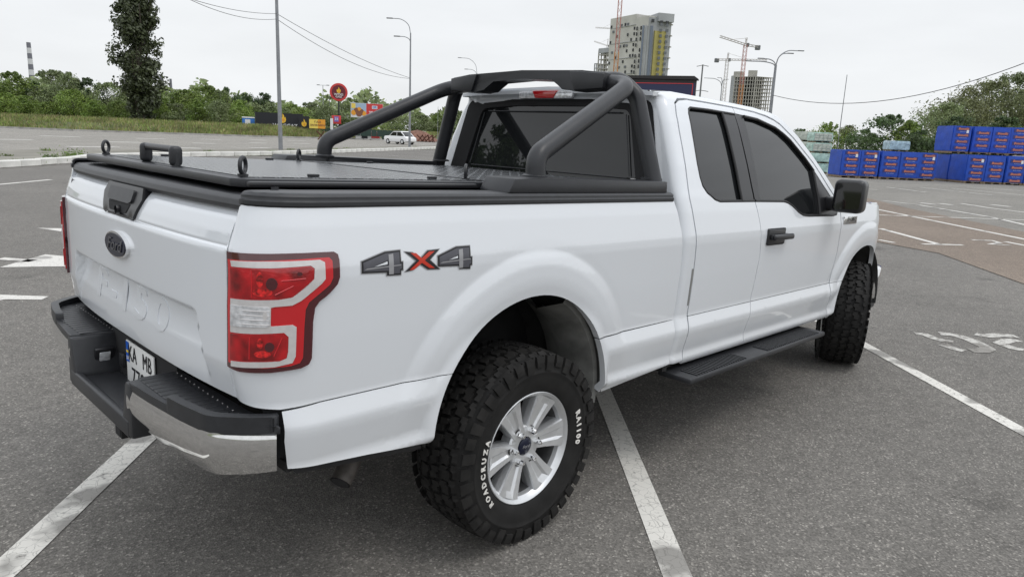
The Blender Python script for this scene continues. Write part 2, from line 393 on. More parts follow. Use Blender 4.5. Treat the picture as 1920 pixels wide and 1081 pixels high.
bed_lo_r = [(-.952, .800), (-.456, .7985)] + seg(XR, 148.8, 178, 12) + [(-.520, .557), (-.78, .583), (-1.042, .604), (-1.058, .70), (-1.058, .789)]
bed_lo_f = [(1.013, .7985)] + [(1.016, .569), (.732, .548), (.475, .528), (.459, .535)] + seg(XR, 0, 30.8, 12)
doorL = [(1.171, 1.860), (1.147, 1.805), (1.131, 1.72), (1.119, 1.62), (1.102, 1.51), (1.086, 1.40), (1.098, 1.32), (1.116, 1.23), (1.133, 1.10), (1.147, .891), (1.144, .80)]
doorT = [(1.171, 1.86), (1.216, 1.879), (1.299, 1.888), (1.518, 1.889), (1.801, 1.888), (2.054, 1.882), (2.20, 1.869), (2.29, 1.853), (2.365, 1.830), (2.504, 1.755), (2.718, 1.608), (2.921, 1.424), (3.02, 1.325)]
bseam = [(1.800, 1.888), (1.786, 1.70), (1.777, 1.53), (1.775, 1.38), (1.812, 1.27), (1.856, 1.07), (1.848, .90), (1.838, .8015)]
fseam = [(3.030, 1.25), (3.052, 1.015), (3.018, .8015)]
def sh_(P, dx, dz=0): return [(a+dx, b+dz) for a, b in P]
quarter = [(xrear(z)-.030, z) for z in (.56, .80, 1.1, 1.3, 1.42, 1.5, 1.6, 1.7, 1.8, 1.85, 1.90)] + [(1.2, 1.918), (1.6, 1.918), (2.1, 1.912), (2.3, 1.897), (2.41, 1.868), (2.565, 1.782), (2.745, 1.648), (2.955, 1.463), (3.06, 1.36), (3.055, 1.30), (3.028, 1.325)] \
    + sh_(doorT, .004, .006)[::-1][:-2] + [(1.212, 1.886)] + sh_(doorL, -.006) + [(1.140, .56)]
win1 = rnd([(1.226, 1.47), (1.222, 1.56), (1.268, 1.853), (1.79, 1.855), (1.773, 1.374), (1.36, 1.374), (1.25, 1.42)], .035, 4)
win1 = [(1.224, 1.46), (1.222, 1.56), (1.245, 1.70), (1.264, 1.81), (1.273, 1.838), (1.30, 1.852), (1.50, 1.856), (1.7975, 1.855)]
rd_up = doorL[::-1][0:0] + [(1.150, .8015), (1.150, .891), (1.137, 1.10), (1.120, 1.23), (1.102, 1.32), (1.090, 1.40), (1.106, 1.51), (1.123, 1.62), (1.135, 1.72), (1.151, 1.8015), (1.174, 1.855), (1.218, 1.874), (1.30, 1.884), (1.518, 1.885), (1.797, 1.884), (1.7945, 1.855)] \
    + [(1.50, 1.856), (1.31, 1.852), (1.28, 1.840), (1.266, 1.812), (1.245, 1.70), (1.222, 1.56), (1.222, 1.50), (1.232, 1.455), (1.262, 1.420), (1.33, 1.385), (1.38, 1.374), (1.772, 1.372)] \
    + [(1.808, 1.27), (1.852, 1.07), (1.844, .90), (1.834, .8015)]
rd_lo = [(1.150, .7985), (1.834, .7985), (1.812, .70), (1.806, .60), (1.806, .545), (1.143, .545), (1.147, .60)]
fd_up = [(1.839, .8015), (1.849, .90), (1.857, 1.07), (1.813, 1.27), (1.780, 1.372), (2.147, 1.367), (2.20, 1.359), (2.253, 1.342), (2.34, 1.302), (2.41, 1.281), (2.50, 1.274), (2.90, 1.268), (2.965, 1.275), (2.985, 1.30), (2.87, 1.415), (2.70, 1.562), (2.60, 1.640), (2.44, 1.745), (2.35, 1.785), (2.27, 1.812), (2.06, 1.846), (1.802, 1.855), (1.805, 1.884)] \
    + sh_(doorT, -.004, -.005)[5:] + [(3.026, 1.27), (3.027, 1.24), (3.047, 1.02), (3.013, .8015)]
fd_lo = [(1.839, .7985), (3.012, .7985), (3.02, .70), (3.05, .60), (3.06, .545), (1.811, .545), (1.811, .60), (1.817, .70)]
fender = [(3.036, 1.25), (3.036, 1.33), (3.3, 1.343), (3.7, 1.338), (4.0, 1.318), (4.22, 1.27), (4.24, 1.05), (4.20, .86), (4.12, .82)] + seg(XF, 34, 148.2) + [(3.18, .8015), (3.024, .8015), (3.056, 1.015)]
fend_lo = [(3.020, .7985), (3.196, .7985)] + seg(XF, 149.2, 172, 10) + [(3.128, .56), (3.10, .535), (3.066, .545), (3.056, .60), (3.03, .70)]
RG = lambda cx: [(cx+r*math.cos(k*math.pi/n), ZA+r*math.sin(k*math.pi/n)) for r, n in ((.672, 150), (.664, 150), (.656, 150), (.647, 150), (.63, 110), (.575, 90), (.545, 90), (.52, 90), (.503, 110)) for k in range(-8, n+9)]
HZ = [(x*.03-1.3, z) for x in range(160) for z in (.745, .728, .715, .585, .568, .552, 1.225, 1.21, 1.24)]
RGR = RG(XR)+HZ; RGF = RG(XF)+HZ
for sd in (1, -1):
    s = .017 if sd > 0 else .06; RGR_ = RGR if sd > 0 else (); RGF_ = RGF if sd > 0 else (); HZ_ = HZ if sd > 0 else ()
    b = sheet('bed_side', bed, bed_top, P_, truck, s, 0, .03, sd, step=.012, more=RGR_)
    sheet('bed_side_lower_panel', bed, bed_lo_r, P_, truck, s, 0, .03, sd, step=.012, more=RGR_)
    sheet('bed_side_lower_panel', bed, bed_lo_f, P_, truck, s, 0, .03, sd, step=.012, more=RGR_)
    sheet('cab_side_frame', cabs, quarter, P_, truck, s, 0, .03, sd, step=.015)
    d1 = sheet('rear_door', cabs, rd_up, P_, truck, s, 0, .02, sd, step=.015, more=HZ_)
    sheet('door_lower_panel', cabs, rd_lo, P_, d1, s, 0, .02, sd, step=.015, more=HZ_)
    d2 = sheet('front_door', cabs, fd_up, P_, truck, s, 0, .02, sd, step=.015, more=HZ_)
    sheet('door_lower_panel', cabs, fd_lo, P_, d2, s, 0, .02, sd, step=.015, more=HZ_)
    f = sheet('front_fender', cabs, fender, P_, truck, s, 0, .03, sd, step=.012, more=RGF_)
    sheet('fender_lower_panel', cabs, fend_lo, P_, f, s, 0, .03, sd, step=.012, more=RGF_)
    # window glass, pillars, rubbers
    g1 = [(1.210, 1.47), (1.21, 1.56), (1.235, 1.70), (1.258, 1.82), (1.27, 1.862), (1.30, 1.868), (1.66, 1.868), (1.64, 1.362), (1.34, 1.362), (1.25, 1.40)]
    sheet('window_glass', cabs, g1, M['glass'], d1, .06, -.014, 0, sd)
    pill = [(1.652, 1.853), (1.792, 1.853), (1.780, 1.70), (1.771, 1.53), (1.769, 1.378), (1.632, 1.378), (1.640, 1.53), (1.648, 1.70)]
    sheet('door_pillar_trim', cabs, pill, M['plastic2'], d1, .05, -.003, .012, sd)
    # rubber strips drawn as thin tubes following the surface
    def strip(name, pts, r, par, off=-.006, m=None, closed=False):
        q = resample(pts, .03, closed)
        P3 = []
        for a, c in q:
            v = Vector(cabs(a, c)); P3.append(Vector((v.x, (v.y-off*-1 if False else v.y)+(-off), v.z)))
        P3 = [Vector((v.x, v.y if sd > 0 else -v.y, v.z)) for v in P3]
        return tube(name, P3, r, m or M['rubber2'], par, 8)
    strip('window_seal', [(1.772, 1.379), (1.38, 1.381), (1.335, 1.391), (1.268, 1.425), (1.238, 1.458), (1.228, 1.50), (1.228, 1.56), (1.251, 1.70), (1.272, 1.812), (1.286, 1.836), (1.31, 1.846), (1.50, 1.850), (1.79, 1.849)], .007, d1, -.004)
    strip('window_seal', [(1.645, 1.848), (1.640, 1.70), (1.632, 1.53), (1.626, 1.38)], .008, d1, -.002)
    g2 = [(1.80, 1.862), (2.07, 1.858), (2.28, 1.822), (2.45, 1.755), (2.61, 1.65), (2.71, 1.572), (2.72, 1.262), (2.50, 1.262), (2.40, 1.272), (2.25, 1.333), (2.15, 1.357), (1.80, 1.36)]
    sheet('window_glass', cabs, g2, M['glass'], d2, .06, -.014, 0, sd)
    pill2 = [(1.797, 1.852), (1.895, 1.850), (1.872, 1.617), (1.850, 1.38), (1.785, 1.378), (1.785, 1.53), (1.792, 1.70)]
    sheet('door_pillar_trim', cabs, pill2, M['plastic2'], d2, .05, -.003, .012, sd)
    sail = [(2.678, 1.575), (2.70, 1.560), (2.87, 1.412), (2.980, 1.303), (2.962, 1.276), (2.66, 1.276), (2.668, 1.40)]
    sheet('door_sail_panel', cabs, sail, M['plastic2'], d2, .05, -.002, .012, sd)
    strip('window_seal', [(1.785, 1.379), (2.147, 1.374), (2.20, 1.366), (2.253, 1.349), (2.34, 1.309), (2.41, 1.288), (2.50, 1.281), (2.90, 1.275), (2.96, 1.281)], .008, d2, -.004)
    strip('window_seal', [(1.895, 1.845), (2.06, 1.839), (2.27, 1.805), (2.35, 1.778), (2.44, 1.738), (2.60, 1.633), (2.69, 1.560)], .009, d2, -.001)
    strip('window_seal', [(2.682, 1.565), (2.675, 1.40), (2.668, 1.285)], .009, d2, -.001)
    # door handles (only the front doors carry an outside handle)
    hb = bmesh.new(); Y = 1.005*sd; W = wside(2.0, 1.18)
    add_box(hb, 1.905, 2.13, -sd*(W-.004), -sd*(W+.010), 1.125, 1.222, .012, 3)
    hh = bm_obj('door_handle', hb, M['plastic2'], d2, 35)
    g = bmesh.new(); add_box(g, 1.925, 2.185, -sd*(W+.022), -sd*(W+.046), 1.155, 1.190, .012, 3)
    add_box(g, 1.930, 1.965, -sd*W, -sd*(W+.03), 1.157, 1.188, .006); add_box(g, 2.12, 2.16, -sd*W, -sd*(W+.03), 1.157, 1.188, .006)
    bm_obj('handle_grip', g, M['plastic2'], hh, 35)
    # inner shell: closes the shut lines and the wheel wells
    inn = [(-1.12, .62), (-1.20, 1.36), (.95, 1.36), (1.0, .60), (.50, .57)] + seg(XR, 5, 175, 20, .505) + [(-.54, .60)]
    sheet('bed_inner_panel', bed, inn, M['gap'], truck, .12, -.030, 0, sd)
    sheet('cab_inner_panel', cabs, [(1.03, .57), (1.03, 1.40), (1.10, 1.86), (2.05, 1.87), (2.4, 1.80), (2.9, 1.38), (4.1, 1.30), (4.1, .75)] + seg(XF, 20, 175, 20, .505) + [(3.10, .57)], M['gap'], truck, .12, -.034, 0, sd)
    for cx in (XR, XF):
        bm = bmesh.new(); add_lathe(bm, [(.503, -.955*sd), (.503, -.50*sd)], 40, Matrix.Translation((cx, 0, ZA)), a0=math.radians(-2), a1=math.radians(181))
        bm_obj('wheel_arch_liner', bm, M['liner'], truck, 40)
        bm = bmesh.new(); add_prism(bm, [(cx+.51*math.cos(t*math.pi/14), ZA+.51*math.sin(t*math.pi/14)) for t in range(0, 15)], 'y', -.50*sd, -.49*sd); bm_obj('wheel_arch_liner', bm, M['under'], truck)
    # rail caps and front shell bits
    def railF(u, v):
        p = Vector(bed(u, 1.388)); q = Vector(bed(u-.002, 1.388)); d = (p-q).normalized(); n = Vector((d.y, -d.x, 0))
        prof = ((0, .003, 1.383), (.15, .006, 1.388), (.38, .006, 1.400), (.45, .001, 1.4025), (.52, .001, 1.413), (.62, -.008, 1.422), (.70, -.022, 1.4245), (1, -.11, 1.4255))
        for i in range(7):
            if v <= prof[i+1][0] or i == 6:
                t_ = (v-prof[i][0])/(prof[i+1][0]-prof[i][0]); o_ = prof[i][1]+(prof[i+1][1]-prof[i][1])*t_; z_ = prof[i][2]+(prof[i+1][2]-prof[i][2])*t_; break
        return (p.x+n.x*o_, p.y+n.y*o_, z_)
    rail = sheet('bed_rail_cap', railF, [(-1.200, 0), (.93, 0), (.93, 1), (-1.200, 1)], M['plastic'], truck, .05, 0, .008, sd, step=.04, more=[(-1.2+.05*k, v) for k in range(43) for v in (.15, .38, .45, .52, .62, .70)])
    mc = prism('hood_edge', [(3.05, 1.30), (3.05, 1.345), (4.1, 1.335), (4.1, 1.30)], 'y', -.86*sd, -.70*sd, P_, truck, .01)
# lip details of the rear wheel well on the near side
lt = bmesh.new()
add_lathe(lt, [(.502, -.905), (.470, -.90), (.465, -.74), (.500, -.73)], 26, Matrix.Translation((XR, 0, ZA)), a0=math.radians(78), a1=math.radians(130))
bm_obj('arch_bracket', lt, M['liner2'], truck, 40)
lt = bmesh.new()
add_lathe(lt, [(.502, -.93), (.480, -.925), (.430, -.80), (.47, -.66), (.502, -.65)], 26, Matrix.Translation((XR, 0, ZA)), a0=math.radians(-8), a1=math.radians(62))
bm_obj('splash_guard', lt, M['liner2'], truck, 40)
tube('liner_rib', [(XR+.46*math.cos(math.radians(a)), -.85, ZA+.46*math.sin(math.radians(a))) for a in range(-6, 62, 4)], .007, M['liner'], truck, 6)
tube('liner_rib', [(XR+.452*math.cos(math.radians(a)), -.80, ZA+.452*math.sin(math.radians(a))) for a in range(-6, 62, 4)], .007, M['liner'], truck, 6)
# ---------------------------------------------------------------- tailgate
tg_out = [(-.812, .812), (-.814, 1.0), (-.812, 1.20), (-.812, 1.262), (-.815, 1.33), (-.823, 1.376)]
tgp = tg_out + [(-u, z) for u, z in tg_out[::-1]]
tgate_o = sheet('tailgate', tgate, tgp, P_, truck, .02, 0, .03, 1, step=.014, more=[(-.8+.02*k, z) for k in range(81) for z in (1.054, 1.046, 1.038, 1.030, 1.022, 1.262, 1.2665, 1.2575, 1.335, 1.35)])
def tg_at(y, z, off=0): p = tgate(-y, z); return Vector((p[0]-off, y, z))
# cap along the tailgate top
def tcap(u, v):
    a = min(1, abs(u)/.83); x = -1.165-.036*(1-a**3)+lean(1.40)
    prof = [(0, -.006, 1.367), (.25, -.012, 1.379), (.5, -.007, 1.396), (.62, .006, 1.407), (1, .11, 1.411)]
    for i in range(4):
        if v <= prof[i+1][0] or i == 3:
            t = (v-prof[i][0])/(prof[i+1][0]-prof[i][0]); return (x+prof[i][1]+(prof[i+1][1]-prof[i][1])*t, -u, prof[i][2]+(prof[i+1][2]-prof[i][2])*t)
sheet('tailgate_cap', tcap, [(-.820, 0), (.820, 0), (.828, 1), (-.828, 1)], M['plastic'], truck, .05, 0, .01, 1, step=.04, more=[(-.8+.04*k, v) for k in range(41) for v in (.25, .5, .62)])
sheet('tailgate_inner_panel', tgate, [(-.80, .83), (.80, .83), (.81, 1.37), (-.81, 1.37)], M['gap'], truck, .2, -.04, 0)
# latch handle: black shield with a flap, key lock and camera
def handleF(u, z):
    p = tgate(u, min(z, 1.333)); return (p[0]+max(0, z-1.333)*.34, p[1], z)
shield = [(.178, 1.372), (-.178, 1.372), (-.200, 1.335), (-.158, 1.270), (-.115, 1.262), (.115, 1.262), (.158, 1.270), (.200, 1.335)]
shield = [(-a, b) for a, b in shield]
hs = sheet('tailgate_handle', handleF, shield, M['plastic2'], tgate_o, .03, .010, .03, 1, step=.02)
sheet('handle_flap', handleF, rnd([(-.125, 1.358), (.125, 1.358), (.125, 1.318), (.10, 1.312), (-.10, 1.312), (-.125, 1.318)], .01), M['plastic'], hs, .03, .017, .008, 1, step=.02)
sheet('handle_recess', handleF, rnd([(-.115, 1.311), (.115, 1.311), (.085, 1.278), (-.085, 1.278)], .01), M['gap'], hs, .03, .0115, 0, 1)
lathe('camera_eye', [(0, -.012), (.012, -.012), (.015, 0), (.015, .012)], 16, M['plastic2'], hs, 35, tg_at(-.02, 1.288, .012), (0, 0, math.radians(90)))
# oval badge
def oval(a, b, cz, n=28): return [(a*math.cos(2*math.pi*k/n), cz+b*math.sin(2*math.pi*k/n)) for k in range(n)]
bd = sheet('tailgate_badge', tgate, oval(.115, .0475, 1.160, 40), M['chrome2'], tgate_o, .02, .014, .016, 1, step=.012)
sheet('badge_plate', tgate, oval(.108, .0415, 1.160), M['badge_dark'], bd, .02, .0165, .003, 1, step=.012)
def wtg(zc, off, u0=0): return lambda c: Vector((tgate(u0+c.x, zc+c.y)[0]-off-c.z, -(u0+c.x), zc+c.y))
text_obj('badge_lettering', 'Ford', .062, M['decal_grey'], bd, None, .001, .35, 'CENTER', 1.25, wtg(1.160, .019))
for ch, u0 in (('F', -.33), ('-', -.185), ('1', -.05), ('5', .115), ('0', .30)):
    text_obj('stamped_letter', ch, .155, P_, tgate_o, None, .0015, 0, 'CENTER', 1.75, wtg(.955, .0010, u0), 1, .004)
for y in (.745,):
    lathe('sticker', [(0, -.003), (.024, -.003), (.026, 0)], 24, M['decal_light'], tgate_o, 35, tg_at(y, 1.315, -.004), (0, 0, math.radians(90)))
# ---------------------------------------------------------------- tail lights
L_out = [(-1.236, .918), (-1.240, 1.10), (-1.230, 1.254), (-1.122, 1.256), (-1.047, 1.258), (-.976, 1.259), (-.925, 1.258), (-.912, 1.250), (-.909, 1.235), (-.909, 1.185), (-.916, 1.165), (-.938, 1.143), (-.969, 1.119), (-.980, 1.101), (-.984, 1.058), (-.984, .948), (-.991, .931), (-1.010, .922), (-1.085, .914), (-1.176, .912)]
L_red = [(-1.222, .934), (-1.228, 1.10), (-1.222, 1.234), (-1.122, 1.236), (-1.047, 1.240), (-.977, 1.243), (-.944, 1.243), (-.934, 1.233), (-.934, 1.185), (-.943, 1.168), (-.966, 1.148), (-.996, 1.120), (-1.004, 1.099), (-1.006, 1.05), (-1.007, .955), (-1.014, .940), (-1.035, .933), (-1.10, .928)]
S1 = [(-1.205, 1.232), (-1.085, 1.236), (-.970, 1.238), (-.958, 1.230), (-.958, 1.184), (-.968, 1.172), (-1.016, 1.126), (-1.036, 1.114), (-1.076, 1.111), (-1.086, 1.108), (-1.086, 1.054), (-1.034, 1.057), (-1.025, 1.050), (-1.025, .962), (-1.032, .943), (-1.074, .933), (-1.205, .925),
      (-1.205, .941), (-1.126, .947), (-1.062, .950), (-1.046, .958), (-1.043, .977), (-1.043, 1.022), (-1.054, 1.035), (-1.127, 1.031), (-1.209, 1.027), (-1.209, 1.125), (-1.068, 1.131), (-1.036, 1.137), (-1.012, 1.159), (-.986, 1.186), (-.984, 1.215), (-.993, 1.223), (-1.086, 1.218), (-1.203, 1.216)]
C1 = [(-1.207, 1.212), (-1.086, 1.214), (-.995, 1.219), (-.988, 1.213), (-.988, 1.188), (-1.014, 1.162), (-1.038, 1.140), (-1.068, 1.135), (-1.207, 1.130)]
C2 = [(-1.207, 1.022), (-1.127, 1.027), (-1.056, 1.031), (-1.047, 1.022), (-1.047, .978), (-1.050, .961), (-1.064, .954), (-1.126, .951), (-1.207, .946)]
C3 = [(-1.207, 1.108), (-1.092, 1.110), (-1.088, 1.104), (-1.088, 1.058), (-1.094, 1.052), (-1.207, 1.046)]
for sd in (1, -1):
    tl = sheet('tail_light', bed, L_out, M['redd'], truck, .02, .010, .012, sd, step=.012)
    sheet('red_lens', bed, L_red, M['red'], tl, .02, .013, .004, sd, step=.012)
    sheet('reflector_stripe', bed, S1, M['stripe'], tl, .02, .0155, .003, sd, step=.010)
    sheet('lamp_bowl', bed, C1, M['redi'], tl, .02, .0165, .003, sd, step=.012)
    sheet('lamp_bowl', bed, C2, M['redi'], tl, .02, .0165, .003, sd, step=.012)
    sheet('reverse_lamp', bed, C3, M['clear'], tl, .02, .0175, .003, sd, step=.012)
    for u, z, a, b, mm in ((-1.108, 1.152, .026, .012, 'redh'), (-1.114, 1.186, .009, .022, 'redh'), (-1.085, 1.176, .014, .017, 'redd'), (-1.105, .972, .022, .010, 'redh'), (-1.112, 1.003, .008, .016, 'redh'), (-1.088, .994, .012, .014, 'redd'), (-1.100, 1.085, .006, .012, 'stripe'), (-1.02, 1.203, .006, .005, 'redd')):
        sheet('bulb', bed, [(u+a*math.cos(k*.5236), z+b*math.sin(k*.5236)) for k in range(12)], M[mm], tl, .02, .0185, .002, sd)
    for u0, z0, u1, z1 in ((-1.06, 1.185, -1.0, 1.19), (-1.075, 1.145, -1.03, 1.17), (-1.075, .965, -1.055, 1.02), (-1.14, 1.135, -1.14, 1.21), (-1.145, .955, -1.145, 1.02)):
        P3 = [Vector(bed(u0+(u1-u0)*t/4, z0+(z1-z0)*t/4)) for t in range(5)]; P3 = [Vector((p.x-.010, (p.y-.014)*1, p.z)) for p in P3]
        if sd < 0: P3 = [Vector((p.x, -p.y, p.z)) for p in P3]
        tube('lens_ridge', P3, .0018, M['red'], tl, 6)
    for k in range(4):
        z0 = 1.058+.013*k; P3 = [Vector(bed(-1.20+.115*t/6, z0)) for t in range(7)]; P3 = [Vector((p.x-.012, p.y-.012, p.z)) for p in P3]
        if sd < 0: P3 = [Vector((p.x, -p.y, p.z)) for p in P3]
        tube('lens_ridge', P3, .0018, M['stripe'], tl, 6)
# ---------------------------------------------------------------- 4x4 decal
def dec(name, pts, m, off, par): return sheet(name, bed, pts, m, par, .04, off, 0, 1, step=.02)
F4 = [(-.832, 1.225), (-.743, 1.250), (-.681, 1.252), (-.681, 1.216), (-.673, 1.215), (-.673, 1.184), (-.681, 1.183), (-.681, 1.169), (-.740, 1.171), (-.740, 1.181), (-.832, 1.185)]
X4 = [(-.672, 1.245), (-.634, 1.241), (-.606, 1.221), (-.576, 1.244), (-.520, 1.245), (-.563, 1.211), (-.520, 1.176), (-.577, 1.178), (-.607, 1.196), (-.639, 1.180), (-.672, 1.178), (-.628, 1.212)]
R4 = [(-.536, 1.224), (-.452, 1.250), (-.386, 1.250), (-.386, 1.213), (-.378, 1.212), (-.378, 1.179), (-.386, 1.178), (-.386, 1.166), (-.439, 1.169), (-.439, 1.180), (-.536, 1.184)]
def grow(P, k):
    c = (sum(p[0] for p in P)/len(P), sum(p[1] for p in P)/len(P)); return [(c[0]+(p[0]-c[0])*k[0], c[1]+(p[1]-c[1])*k[1]) for p in P]
def inner(P, d):
    n = len(P); o = []
    A = sum(P[i][0]*P[(i+1) % n][1]-P[(i+1) % n][0]*P[i][1] for i in range(n)); sg = 1 if A > 0 else -1
    for i in range(n):
        a, p, b = Vector(P[i-1]), Vector(P[i]), Vector(P[(i+1) % n]); e1 = (p-a).normalized(); e2 = (b-p).normalized()
        n1 = Vector((-e1.y, e1.x))*sg; n2 = Vector((-e2.y, e2.x))*sg; m_ = (n1+n2); m_ = m_/max(.35, m_.dot(n1)); o.append(tuple(p+m_*d))
    return o
def four(P, hole, k):
    base = dec('decal_digit', P, M['decal_light'], .0015, truck)
    dec('digit_outline', inner(P, .003), M['ink'], .0025, base)
    q = inner(P, .008)
    sheet('digit_face', bed, q, M['decal_grey'], base, .04, .0035, 0, 1, holes=[hole], step=.02)
    dec('digit_hole', inner(hole, .003), P_, .0038, base)
    x0, x1 = hole[0][0], P[2][0]
    dec('digit_highlight', [(hole[1][0]+.002, hole[1][1]+.016), (hole[1][0]+.020, hole[1][1]+.018), (hole[1][0]+.020, P[-3][1]+.006), (hole[1][0]+.002, P[-3][1]+.006)], M['decal_light'], .0045, base)
    dec('digit_highlight', [(P[0][0]+.010, 1.197), (P[4][0]-.012, 1.202), (P[4][0]-.012, 1.205), (P[0][0]+.02, 1.201)], M['decal_light'], .0050, base)
    return base
four(F4, [(-.788, 1.204), (-.733, 1.222), (-.733, 1.206)], 0)
xb = dec('decal_digit', X4, M['decal_light'], .0015, truck); dec('digit_outline', inner(X4, .003), M['ink'], .0025, xb)
dec('digit_face', [(-.645, 1.238), (-.623, 1.236), (-.601, 1.219), (-.569, 1.238), (-.546, 1.238), (-.590, 1.211), (-.547, 1.183), (-.570, 1.185), (-.601, 1.204), (-.633, 1.184), (-.651, 1.184), (-.611, 1.212)], M['decal_red'], .0035, xb)
four(R4, [(-.490, 1.205), (-.444, 1.221), (-.444, 1.207)], 0)
dec('grey_seal_strip', [(1.124, 1.049), (1.138, 1.047), (1.133, .857), (1.121, .859)], M['grey_strip'], .002, truck) if False else sheet('seal_strip', cabs, [(1.118, 1.05), (1.133, 1.048), (1.140, .857), (1.127, .859)], M['grey_strip'], truck, .04, .002, .003, 1)
# fender badge
fb = box('fender_badge', 3.075, 3.315, -.972, -.985, 1.208, 1.262, M['chrome2'], truck, .004)
Wf = Matrix(((1, 0, 0, 3.205), (0, 0, -1, -.9895), (0, 1, 0, 1.243), (0, 0, 0, 1)))
text_obj('badge_lettering', 'F-150', .044, M['ink'], fb, Wf, .001, 0, 'CENTER', 1.5)
for k in range(3): box('badge_slot', 3.10, 3.30, -.984, -.9875, 1.214+k*.007, 1.217+k*.007, M['ink'], fb)
# ---------------------------------------------------------------- rear bumper
PL = [(-.30, 1.294), (-.50, 1.282), (-.70, 1.262), (-.840, 1.238), (-.895, 1.184), (-.935, 1.132), (-.960, 1.085)]   # (y, -x)
def plan(u):
    """u in 0..1 along the bumper face"""
    L = [0]
    for a, b in zip(PL, PL[1:]): L.append(L[-1]+math.hypot(b[0]-a[0], b[1]-a[1]))
    d = u*L[-1]
    for i in range(len(PL)-1):
        if d <= L[i+1] or i == len(PL)-2:
            t = (d-L[i])/(L[i+1]-L[i]); a, b = PL[i], PL[i+1]; return (a[0]+(b[0]-a[0])*t, a[1]+(b[1]-a[1])*t)
PLS = [tuple((1-t)**0*v for v in p) for p in [plan(k/60) for k in range(61)] for t in (0,)]
PLS = [((sum(PLS[max(0, min(60, i+j))][0] for j in range(-2, 3)))/5, (sum(PLS[max(0, min(60, i+j))][1] for j in range(-2, 3)))/5) for i in range(61)]
PLT = .90
def chromeF(u, z):
    u = min(1, max(0, u/PLT)); i = min(59, int(u*60)); t = u*60-i; y = PLS[i][0]+(PLS[i+1][0]-PLS[i][0])*t; xx = PLS[i][1]+(PLS[i+1][1]-PLS[i][1])*t
    k = (z-.592)/.143; bul = .012*math.sin(math.pi*min(1, max(0, k)))-.022*(1-min(1, max(0, k)))**2
    e = .02*sstep(0, .7, 0)
    nx, ny = (1, 0) if y > -.80 else (math.cos((-.80-y)/.19*1.3), math.sin((-.80-y)/.19*1.3))
    return (-(xx+bul*nx), y-bul*ny, z)
bump = empty('rear_bumper', (0, 0, 0), (0, 0, 0), truck)
for sd in (1, -1):
    cf = rnd([(.0, .735), (.90, .735), (.90, .610), (.62, .598), (.40, .598), (.12, .612), (.02, .628), (.0, .66)], .02)
    cf = [(.035, .722), (.05, .733), (.90, .735), (.90, .610), (.75, .600), (.60, .592), (.35, .598), (.12, .618), (.05, .640), (.035, .665)]
    sheet('chrome_face', chromeF, cf, M['chrome'], bump, .02, 0, .02, sd, step=.015)
    inset = [(-.02, .01)]
    # black step pad: plan polygon in (x, y)
    outer = [(-p[1]-.004, p[0]) for p in PLS[::4]]
    pad = [(-1.115, -.315), (-1.130, -.315)] + [(-1.292, -.335)] + outer[1:] + [(-1.085, -.972), (-1.085, -.90), (-1.11, -.80)]
    pad = [(x, y*sd) for x, y in pad]
    bm = bmesh.new(); add_prism(bm, pad, 'z', .730, .758, .006, 2); bm_obj('step_pad', bm, M['plastic'], bump, 35)
    # raised outer rim at the corner
    rim = [(-p[1]-.006, p[0]*sd) for p in PLS[26:]]; rin = [(-p[1]+.020, (p[0]+.020)*sd) for p in PLS[26:]][::-1]
    bm = bmesh.new(); add_prism(bm, rim+rin, 'z', .735, .785, .006, 2); bm_obj('step_pad_rim', bm, M['plastic'], bump, 35)
    for k in range(15):
        y = .345+k*.036; xo = -1.262+max(0, (y-.60))*.16
        bm = bmesh.new(); add_box(bm, xo, -1.155, sd*-y-.0155, sd*-y+.0155, .757, .7615, .002, 1); bm_obj('pad_rib', bm, M['plastic'], bump, 35)
        if k % 1 == 0: box('pad_stud', -1.1415, -1.1385, sd*-y-.0018, sd*-y+.0018, .757, .7605, M['stripe'], bump)
    box('bumper_beam', -1.205, -1.12, sd*-.33, sd*-.78, .625, .732, M['plastic'], bump, .01)
    box('bumper_beam', -1.12, -1.085, sd*-.78, sd*-.915, .63, .735, M['plastic'], bump, .01)
    # slanted side of the plate notch
    bm = bmesh.new(); add_prism(bm, [(sd*-.365, .56), (sd*-.365, .752), (sd*-.312, .752), (sd*-.268, .610), (sd*-.268, .56)], 'x', -1.298, -1.125, .010, 2); bm_obj('notch_side', bm, M['plastic'], bump, 35)
box('bumper_centre', -1.290, -1.12, -.33, .33, .560, .602, M['plastic'], bump, .014, 3)
box('bumper_centre_lip', -1.300, -1.272, -.34, .34, .555, .622, M['plastic'], bump, .010, 3)
box('plate_recess', -1.14, -1.10, -.34, .34, .60, .80, M['gap'], bump)
MT = Matrix.Translation((-1.190, .288, .672)) @ Matrix.Rotation(math.radians(17), 4, 'X')
box('plate_lamp_bezel', -.036, .036, -.010, .010, -.034, .034, M['plastic2'], bump, .007, mtx=MT)
box('plate_lamp', -.020, .020, -.014, .0, -.020, .020, M['clear'], bump, .003, mtx=MT)
box('trailer_socket', -1.16, -1.13, .17, .215, .64, .70, M['plastic2'], bump, .008)
hr = bmesh.new(); add_box(hr, -1.235, -.95, -.036, .036, .432, .504, .006)
hitch = bm_obj('hitch_receiver', hr, M['under'], truck, 35); box('receiver_mouth', -1.2365, -1.2355, -.026, .026, .442, .494, M['gap'], hitch)
box('hitch_beam', -1.12, -1.02, -.55, .55, .49, .60, M['under'], truck, .01)
